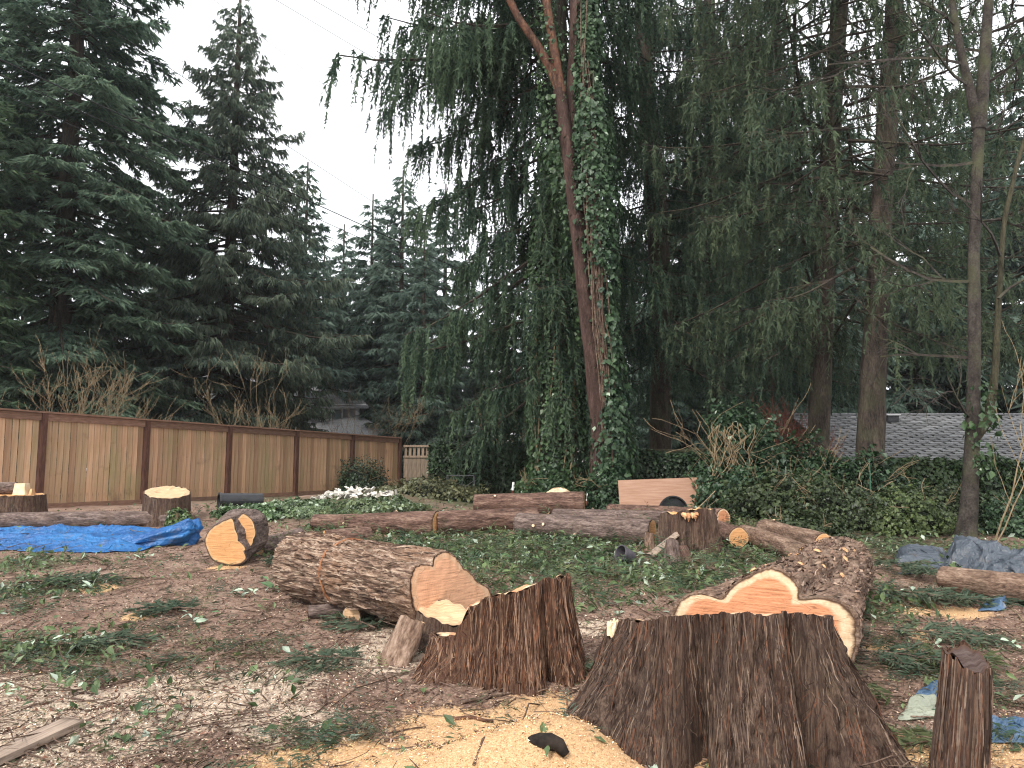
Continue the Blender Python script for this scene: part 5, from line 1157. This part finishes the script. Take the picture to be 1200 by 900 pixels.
for k, (lab, px, Y, rx, h, cols, sd) in enumerate([('low olive shrub behind the knobbly orange-ended log', 905, 12.2, .8, .62, SH, 1), ('leafy shrub behind the far end of the massive log', 985, 11.8, .9, .62, SH, 2), ('yellow-green shrub left of the grey tarp flap', 1045, 11.6, .8, .55, ((.03, .05, .015), (.13, .165, .06)), 3),
        ('leafy undergrowth clump behind the grey tarp flap', 1090, 11.9, .8, .55, SH, 4), ('green clump right of the bare alder foot', 1190, 11.6, .9, .45, IV2, 5), ('clump of brambles at the end of the mossy bark log', 935, 10.8, .55, .34, SH, 6), ('dark leafy clump at the foot of the tall ivy mound', 868, 12.9, .65, .62, IV2, 7),
        ('ivy clump at the foot of the forked red tree', 722, 15.0, .55, .7, IV2, 8), ('ivy clump at the foot of the weeping spruce', 645, 17.0, .7, .7, LEAF_IVY, 9), ('pale leafy clump in front of the black pipe', 300, 13.0, .6, .16, ((.04, .08, .03), (.16, .24, .10)), 10),
        ('leaf heap with pale leaves left of the white scraps', 352, 13.6, .8, .22, ((.05, .085, .035), (.20, .26, .13)), 11), ('brown-green brush heap right of the white scraps', 500, 17.2, 1.2, .4, ((.05, .055, .025), (.17, .17, .085)), 12), ('leafy sprout at the end of the thin dark log', 213, 11.9, .16, .24, ((.05, .09, .03), (.2, .28, .1)), 13),
        ('green leaf heap in front of the brush heap', 445, 14.6, .8, .2, ((.04, .065, .025), (.17, .21, .10)), 14), ('evergreen clump at the far fence corner', 425, 24.5, .9, .9, DK, 15)]):
    mound('undergrowth' if k not in (7, 8) else 'ivy_clump', lab, (X(px, Y), Y), rx, rx*.7, h, 4200 if Y > 11.9 else 7000, 200+sd, .068 if Y > 11.9 else .052, cols, 'plant', .12 if sd in (10, 11, 13, 14) else 0., 6)

# ------------------------------------------------------------------ ground litter
lr = np.random.default_rng(404)
def scatter(n, ymax=14., ymin=3.0, half=.78):
    y = np.exp(lr.uniform(math.log(ymin), math.log(ymax), n)); x = lr.uniform(-half, half, n)*y; return x, y
def nz(x, y, f, s): return noise(np.stack([x*f, y*f, x*0+.3], -1), s)
def flat_pieces(acc, x, y, ln, wd, cols, tilt=.35, lift=.006, curl=.0):
    """small flat chips lying on the ground"""
    n = len(x); z = gz(x, y)+lift*lr.random(n)*2+.003; an = lr.uniform(0, 2*np.pi, n); D = np.stack([np.cos(an), np.sin(an), tilt*lr.normal(size=n)], -1); D = unit(D)
    S_ = unit(np.cross(D, np.array([0, 0, 1.])+tilt*lr.normal(size=(n, 3)))); P = np.stack([x, y, z], -1); l = ln[:, None]; w_ = wd[:, None]; N_ = np.cross(S_, D)
    V = np.stack([P-D*l*.5+S_*w_*.5, P+D*l*.5, P-D*l*.35-S_*w_*.6], 1).reshape(-1, 3)
    V[:, 2] = np.maximum(V[:, 2], np.repeat(gz(x, y), 3)+.001)
    acc.add(V, None, np.arange(n*3).reshape(-1, 3), np.repeat(cols, 3, 0))
def colmix(n, pal, jitter=.15):
    pal = np.array(pal); c = pal[lr.integers(0, len(pal), n)]; return np.clip(c*(1+jitter*lr.normal(size=(n, 1))), .005, .9)
# chips
a = Acc(); x, y = scatter(260000, 12); m = spots(PALE, x, y)+.35*nz(x, y, 2.2, 31)+.3*nz(x, y, 7, 32); k = lr.random(len(x)) < np.clip((m-.25)*1.1, .06, .9); x, y = x[k][:48000], y[k][:48000]; n = len(x)
flat_pieces(a, x, y, lr.uniform(.006, .024, n), lr.uniform(.004, .010, n), colmix(n, [(.62, .50, .38), (.72, .62, .49), (.50, .36, .25), (.34, .23, .16)]))
x, y = scatter(240000, 12); m = spots(ORNG, x, y)+.3*nz(x, y, 2.2, 33)+.3*nz(x, y, 7, 34); k = lr.random(len(x)) < np.clip((m-.28)*1.1, .03, .9); x, y = x[k][:40000], y[k][:40000]; n = len(x)
flat_pieces(a, x, y, lr.uniform(.005, .017, n), lr.uniform(.003, .008, n), colmix(n, [(.66, .42, .20), (.74, .53, .30), (.52, .28, .12), (.36, .17, .07)]))
tag(a.build('wood_chips', 'litter'), 'pale and orange saw chips scattered over the clearing', 'wood chips', kind='stuff')
# brown bark and needle litter
a = Acc(); x, y = scatter(86000, 15); kp = spots(ORNG, x, y) < .35+.6*lr.random(len(x)); x, y = x[kp], y[kp]; n = len(x)
flat_pieces(a, x, y, lr.uniform(.015, .06, n), lr.uniform(.004, .016, n), colmix(n, [(.09, .05, .04), (.16, .095, .075), (.04, .024, .02), (.26, .18, .14), (.15, .07, .045), (.36, .27, .20), (.07, .075, .04)], .25))
tag(a.build('bark_litter', 'litter'), 'brown bark flakes and needles strewn over the soil', 'litter', kind='stuff')
# twigs
a = Acc(); nT = 4600; x, y = scatter(nT, 13); kp = spots(ORNG, x, y) < .45+.5*lr.random(nT); x, y = x[kp], y[kp]; nT = len(x); L_ = lr.gamma(2.2, .09, nT)+.05; an = lr.uniform(0, 2*np.pi, nT); t = np.linspace(-.5, .5, 4); bend = lr.normal(0, .12, nT)
px_ = x[:, None]+np.cos(an)[:, None]*t*L_[:, None]-np.sin(an)[:, None]*(bend*L_)[:, None]*(1-4*t*t); py_ = y[:, None]+np.sin(an)[:, None]*t*L_[:, None]+np.cos(an)[:, None]*(bend*L_)[:, None]*(1-4*t*t)
rT = (.0018+.0035*lr.random(nT)**2)*(1+y*.05); pz_ = gz(px_, py_)+rT[:, None]+.004+np.maximum(0, .03*lr.normal(size=(nT, 1)))*(1+t)
multi_tube(a, np.stack([px_, py_, pz_], -1), rT[:, None]*np.array([1, .9, .75, .5]), 3)
tag(a.build('twigs', 'twig_brown'), 'thin brown twigs strewn across the clearing', 'twigs', kind='stuff')
# green cut sprays (conifer fronds) and loose leaves
def fronds(acc, x, y, size, cols, lift=.015, tilt=.22, nl=9):
    n = len(x); an = lr.uniform(0, 2*np.pi, n); D = unit(np.stack([np.cos(an), np.sin(an), tilt*np.abs(lr.normal(size=n))-.03], -1)); S_ = unit(np.cross(D, np.array([0, 0, 1.])+.35*lr.normal(size=(n, 3))))
    P = np.stack([x, y, gz(x, y)+lift*(.3+lr.random(n))], -1); N_ = np.cross(S_, D)
    for q in range(nl):
        f = (q+.5)/nl
        for sd in (-1, 1):
            o_ = P+D*(size*f)[:, None]+N_*(size*.10*np.sin(f*3))[:, None]; d = unit(D*.8+S_*sd*.75+.15*lr.normal(size=(n, 3))); l = size*.42*(1-f*.75)*lr.uniform(.7, 1.2, n)
            V = np.stack([o_, o_+d*(l*.5)[:, None]+D*(l*.16)[:, None], o_+d*l[:, None]-np.array([0, 0, .1])*l[:, None]], 1).reshape(-1, 3)
            acc.add(V, None, np.arange(n*3).reshape(-1, 3), np.repeat(cols*lr.uniform(.75, 1.2, (n, 1)), 3, 0))
PATCH = [(60, 700, .9), (40, 770, .5), (110, 790, .35), (330, 660, .5), (230, 700, .5), (420, 790, .4), (680, 790, .25), (250, 730, .6), (300, 760, .5), (180, 740, .4), (130, 660, .6), (1040, 720, .5), (1020, 760, .45), (1090, 700, .6), (1040, 800, .4), (1110, 790, .5), (1010, 690, .5), (350, 800, .35), (170, 780, .3), (440, 720, .35), (1170, 880, .4), (370, 860, .3), (590, 660, .9), (700, 640, 1), (780, 690, .6), (500, 650, .8), (640, 690, .6), (570, 635, 1), (720, 700, .5), (860, 640, .8), (1140, 760, .5), (650, 665, .8), (540, 665, .7), (760, 655, .7), (610, 620, .8)]
def green_density(x, y): return np.maximum(spots(GREEN, x, y)*.9, spots(PATCH, x, y)*.8)
a = Acc(); x, y = scatter(34000, 15); m = green_density(x, y)+.45*nz(x, y, 1.6, 41)+.3*nz(x, y, 5, 42); k = lr.random(len(x)) < np.clip((m-.30)*.8, .012, .8); x, y = x[k][:4600], y[k][:4600]; n = len(x)
fronds(a, x, y, lr.uniform(.10, .30, n)*(.75+y*.03), colmix(n, [(.055, .095, .06), (.085, .125, .085), (.13, .16, .12), (.07, .09, .045), (.15, .165, .08), (.045, .07, .045), (.10, .085, .05)], .2), nl=7)
n = 1500; x = lr.uniform(-3.2, 3.6, n); y = lr.uniform(7.0, 13.2, n); kp = (nz(x, y, .9, 51)+.5*lr.random(n) > -.1) & ((x > -1.2) | (y > 9.6)); x, y = x[kp], y[kp]; n = len(x)
fronds(a, x, y, lr.uniform(.16, .42, n), colmix(n, [(.06, .10, .06), (.085, .125, .075), (.12, .15, .09), (.075, .095, .045), (.15, .165, .08), (.11, .09, .055)], .2), lift=.08, tilt=.4, nl=7)
tag(a.build('cut_sprays', 'foliage'), 'green cut conifer sprays lying over the clearing', 'cut foliage', kind='stuff')
a = Acc(); x, y = scatter(90000, 16); m = 1.15*spots(GREEN, x, y)+.22*spots(PATCH, x, y)+.4*nz(x, y, 1.4, 43)+.3*nz(x, y, 4, 44); k = lr.random(len(x)) < np.clip((m-.2)*.8, .010, .85); x, y = x[k][:26000], y[k][:26000]; n = len(x)
P = np.stack([x, y, gz(x, y)+.01+np.where(lr.random(n) < .5, .03, .14)*lr.random(n)*np.clip(y/9, .2, 1)], -1)
leaves(P, np.array([0, -.25, 1.])+.5*lr.normal(size=(n, 3)), .075, lr, ((.030, .060, .020), (.15, .20, .085)), acc=a, wide=.45, pale=.09, palecol=(.40, .47, .37), tilt=.7)
n = 9000; x = lr.uniform(-3.2, 3.8, n); y = lr.uniform(7.0, 13.4, n); kp = (nz(x, y, 1.1, 53)+.5*lr.random(n) > -.05) & ((x > -1.2) | (y > 9.6)); x, y = x[kp], y[kp]; n = len(x)
P = np.stack([x, y, gz(x, y)+.01+.13*lr.random(n)**1.6], -1)
leaves(P, np.array([0, -.3, 1.])+.5*lr.normal(size=(n, 3)), .085, lr, ((.028, .058, .018), (.15, .205, .08)), acc=a, wide=.5, pale=.07, palecol=(.38, .45, .34), tilt=.7)
tag(a.build('fallen_leaves', 'leaf'), 'loose green and pale leaves covering the ground between the logs', 'leaves', kind='stuff')
# sprigs of long leaves
la = Acc(); Lf = .13
V = np.array([[0, 0, 0], [.35, .16, .05], [.7, .15, .03], [1, 0, -.06], [.7, -.15, .03], [.35, -.16, .05], [.35, 0, 0], [.7, 0, -.02]])*Lf
la.add(V, [[0, 6, 1, 1]][:0], [[0, 6, 1], [6, 7, 2], [6, 2, 1], [7, 3, 2], [0, 5, 6], [6, 5, 4], [6, 4, 7], [7, 4, 3]])
k = mat_simple('sprig_pale', (.27, .36, .27), (.42, .50, .39), 9, .1, .55, objvar=.2); mat_simple('sprig_green', (.045, .10, .035), (.085, .16, .06), 9, .1, .4, spec=.4, objvar=.2)
leaf_me = {}
for nm in ('sprig_pale', 'sprig_green'):
    t_ = la.build('leaf', nm); leaf_me[nm] = t_.data; bpy.data.objects.remove(t_)
def sprig(label, px, py, nl, mats, sc=1., h=.03, rx=.10):
    g = G(px, py); o = thing('leafy_sprig', label, 'leaf sprig', g); a = Acc(); a.tube([[0, 0, .008], [.03, .02, h*.6], [.05, .05, h+.02]], .005, 5); a.build('stem', 'twig_tan', o)
    for q in range(nl):
        l = bpy.data.objects.new('leaf', leaf_me[mats[q % len(mats)]]); C.objects.link(l); l.parent = o
        an = q*2.4+lr.uniform(-.3, .3); l.location = (lr.normal()*rx*.45+.02, lr.normal()*rx*.35, .012+h*lr.random()); l.rotation_euler = (lr.normal()*.35, lr.uniform(-.55, .15), an); s_ = .85*sc*lr.uniform(.6, 1.2); l.scale = (s_, s_, s_)
GP, GG = 'sprig_pale', 'sprig_green'
sprig('silvery-leaved sprig in front of the thick pale-barked log', 290, 700, 14, (GP,), 1.1, .06, .2)
sprig('green-leaved sprig beside the silvery sprig near the thick pale-barked log', 318, 694, 13, (GG, GG, GP), 1.15, .12, .1)
sprig('pale leaf cluster on the soil below the blue tarp', 158, 657, 9, (GP,), 1.1, .05, .14)
sprig('grey-green leaf cluster at the far left below the tarp', 30, 682, 14, (GP, GG), 1.2, .08, .3)
sprig('pale leaf scatter left of the bare soil', 97, 692, 10, (GP,), 1.1, .03, .22)
sprig('pale upright leaf tuft at the left above the pale chips', 45, 760, 9, (GP, GG), .9, .07, .12)
sprig('dark green leaf flat on the chips at lower centre-left', 183, 866, 4, (GG,), .75, .02, .06)
sprig('single olive leaf standing on the chips at lower left', 163, 852, 3, (GG,), .8, .05, .04)
sprig('silvery leaf sprig at the right edge below the brown log', 1188, 765, 9, (GP,), .95, .07, .12)
sprig('green leaf cluster on the bare soil in the left middle', 225, 728, 12, (GG, GP), 1., .05, .22)
sprig('pale leaves at the left edge beside the plank', 8, 815, 6, (GP,), .8, .03, .1)
sprig('pale leaf lying in front of the massive felled log', 720, 722, 5, (GP,), 1., .02, .15)
sprig('long pale leaves left of the lobed cut face', 775, 735, 10, (GP, GG), 1.1, .05, .2)
sprig('tall pale-leaved shoot in front of the grey-purple log', 646, 652, 12, (GP, GG), 1.3, .28, .12)
sprig('round grey-green leaf cluster right of the pale-leaved shoot', 690, 650, 16, (GP, GG), 1.3, .12, .35)
sprig('dark glossy leaf cluster below the mid-clearing stump', 815, 685, 14, (GG,), 1.3, .12, .3)
sprig('bright green leaf cluster in the middle of the clearing', 700, 672, 20, (GG,), 1.2, .14, .4)
sprig('green leaf cluster behind the reddish stump', 590, 668, 18, (GG, GG, GP), 1.2, .12, .4)
sprig('single pale leaf near the lower right sheets', 1092, 758, 3, (GP,), .8, .02, .05)
# fallen boughs
def bough(label, px, py, az, L_, seed, cols, lift=.06, group=None):
    r2 = np.random.default_rng(seed); g = G(px, py); o = thing('fallen_bough', label, 'bough', g, group=group)
    limbs, fol = conifer_crown([lift], [L_], np.array([az]), np.array([.05]), r2, droop=.06, tipup=0., side_sp=.045, side_k=.42, twig_sp=.028, tw_len=.085, tw_w=.020, hang=.12, cols=cols, limb_k=.012, s0=.08)
    for ac in (limbs, fol):
        for v in ac.v: v[:, 2] = np.maximum(v[:, 2], gz(v[:, 0]+g[0], v[:, 1]+g[1])-g[2]+.006)
    limbs.build('limb', 'twig_brown', o); stuffpart(fol, 'needles', 'foliage', o)
CED = ((.055, .088, .060), (.15, .185, .12)); YEL = ((.07, .09, .04), (.18, .20, .10))
for q, (lab, px, py, az, L_, cl_) in enumerate([('green bough lying against the right side of the massive felled log', 1010, 700, -.6, .85, CED), ('cedar bough between the massive log and the dark stick', 1025, 745, -.3, .8, CED), ('drooping bough right of the huge stump', 1000, 775, -.5, .8, CED),
        ('dark bough beside the far end of the massive log', 1025, 665, -1.2, .8, CED), ('flat bough on the orange chips right of the huge stump', 1045, 790, .2, .7, YEL), ('yellowish bough on the litter left of the post stub', 1060, 830, 2.8, .6, YEL), ('bough in front of the brown log at the right', 1090, 712, .1, .8, CED),
        ('feathery bough on the stump-side chips left of the huge stump', 660, 795, .3, .45, CED), ('small grey-green bough on the bare soil at left', 60, 765, .4, .6, CED), ('flat bough below the thick pale-barked log', 430, 785, 2.9, .55, CED), ('green bough under the teardrop-faced log', 300, 662, .1, .7, CED),
        ('bough at the foot of the thick pale-barked log', 440, 745, 2.2, .7, CED), ('green bough at the far left in the leaf litter', 20, 690, .3, .9, CED), ('dark bough draped on the log in front of the plywood', 785, 606, .2, .6, CED), ('bough at the foot of the post stub', 1150, 892, 2.6, .45, YEL), ('bough in the middle of the left soil', 235, 722, 2.9, .6, CED)]):
    bough(lab, px, py, az, L_, 700+q, cl_)
# heap of white scraps by the far end of the fence
o = thing('scrap_heap', 'heap of white bark scraps near the far end of the fence', 'scrap heap', on(X(420, 15.6), 15.6)); a = Acc(); c0 = np.array(o.location)
for q in range(85):
    x_ = lr.uniform(-.85, .75); y_ = lr.normal()*.22; z_ = float(gz(c0[0]+x_, c0[1]+y_))-c0[2]+.02+.16*lr.random()*math.exp(-(x_/.7)**2); Rm = np.array(Matrix.Rotation(lr.uniform(0, 6.28), 3, 'Z')@Matrix.Rotation(lr.normal()*.6, 3, 'X')@Matrix.Rotation(lr.normal()*.5, 3, 'Y'))
    a.box((x_, y_, z_), (lr.uniform(.08, .24), lr.uniform(.04, .1), lr.uniform(.012, .04)), Rm, col=np.array([.62, .58, .52])*lr.uniform(.6, 1.15), taper=.8)
stuffpart(a, 'scraps', 'litter', o)
# dead vine tangle on the ivy mound, long bent twig over the logs
r_ = np.random.default_rng(8); c0 = on(X(850, 13.9), 13.9); o = thing('vine_tangle', 'tangle of dead brown vine stems on the left face of the ivy mound', 'vines', c0); a = Acc()
for q in range(26):
    x_ = r_.normal()*.16; P = np.array([[x_+.08*r_.normal()+.1*math.sin(t*3+q), -.1-.12*r_.random(), t] for t in np.linspace(1.45+.2*r_.random(), .05, 8)]); a.tube(P, .008, 4)
stuffpart(a, 'stems', 'twig_tan', o)
p0 = Wp(750, 632, 10.2); p1 = Wp(838, 575, 11.6); P = np.array([p0+(p1-p0)*t+[0, 0, -.12*math.sin(t*3.1)] for t in np.linspace(0, 1, 12)]); p0g = p0.copy()
o = thing('bent_twig', 'long bent twig arching over the mid-clearing stump', 'twig', p0); a = Acc(); a.tube(P-p0, .008, 5); branching(a, P[5]-p0, np.array([.5, 0, .3]), .5, .005, 1, r_, .5, 0, 3, .003); stuffpart(a, 'stem', 'twig_tan', o)


# ------------------------------------------------------------------ faint haze among the trees
hz_m = bpy.data.materials.new('haze_air'); hz_m.use_nodes = True; t_ = hz_m.node_tree; t_.nodes.remove(t_.nodes['Principled BSDF'])
pv = t_.nodes.new('ShaderNodeVolumePrincipled'); pv.inputs['Color'].default_value = (.90, .95, 1, 1); pv.inputs['Density'].default_value = .0003
t_.links.new(pv.outputs[0], t_.nodes['Material Output'].inputs['Volume'])
a = Acc(); a.box((0, 60, 16), (360, 150, 35)); hz_o = a.build('haze', hz_m); tag(hz_o, 'faint pale haze hanging among the trees', 'haze', kind='stuff')
S.cycles.volume_bounces = 1
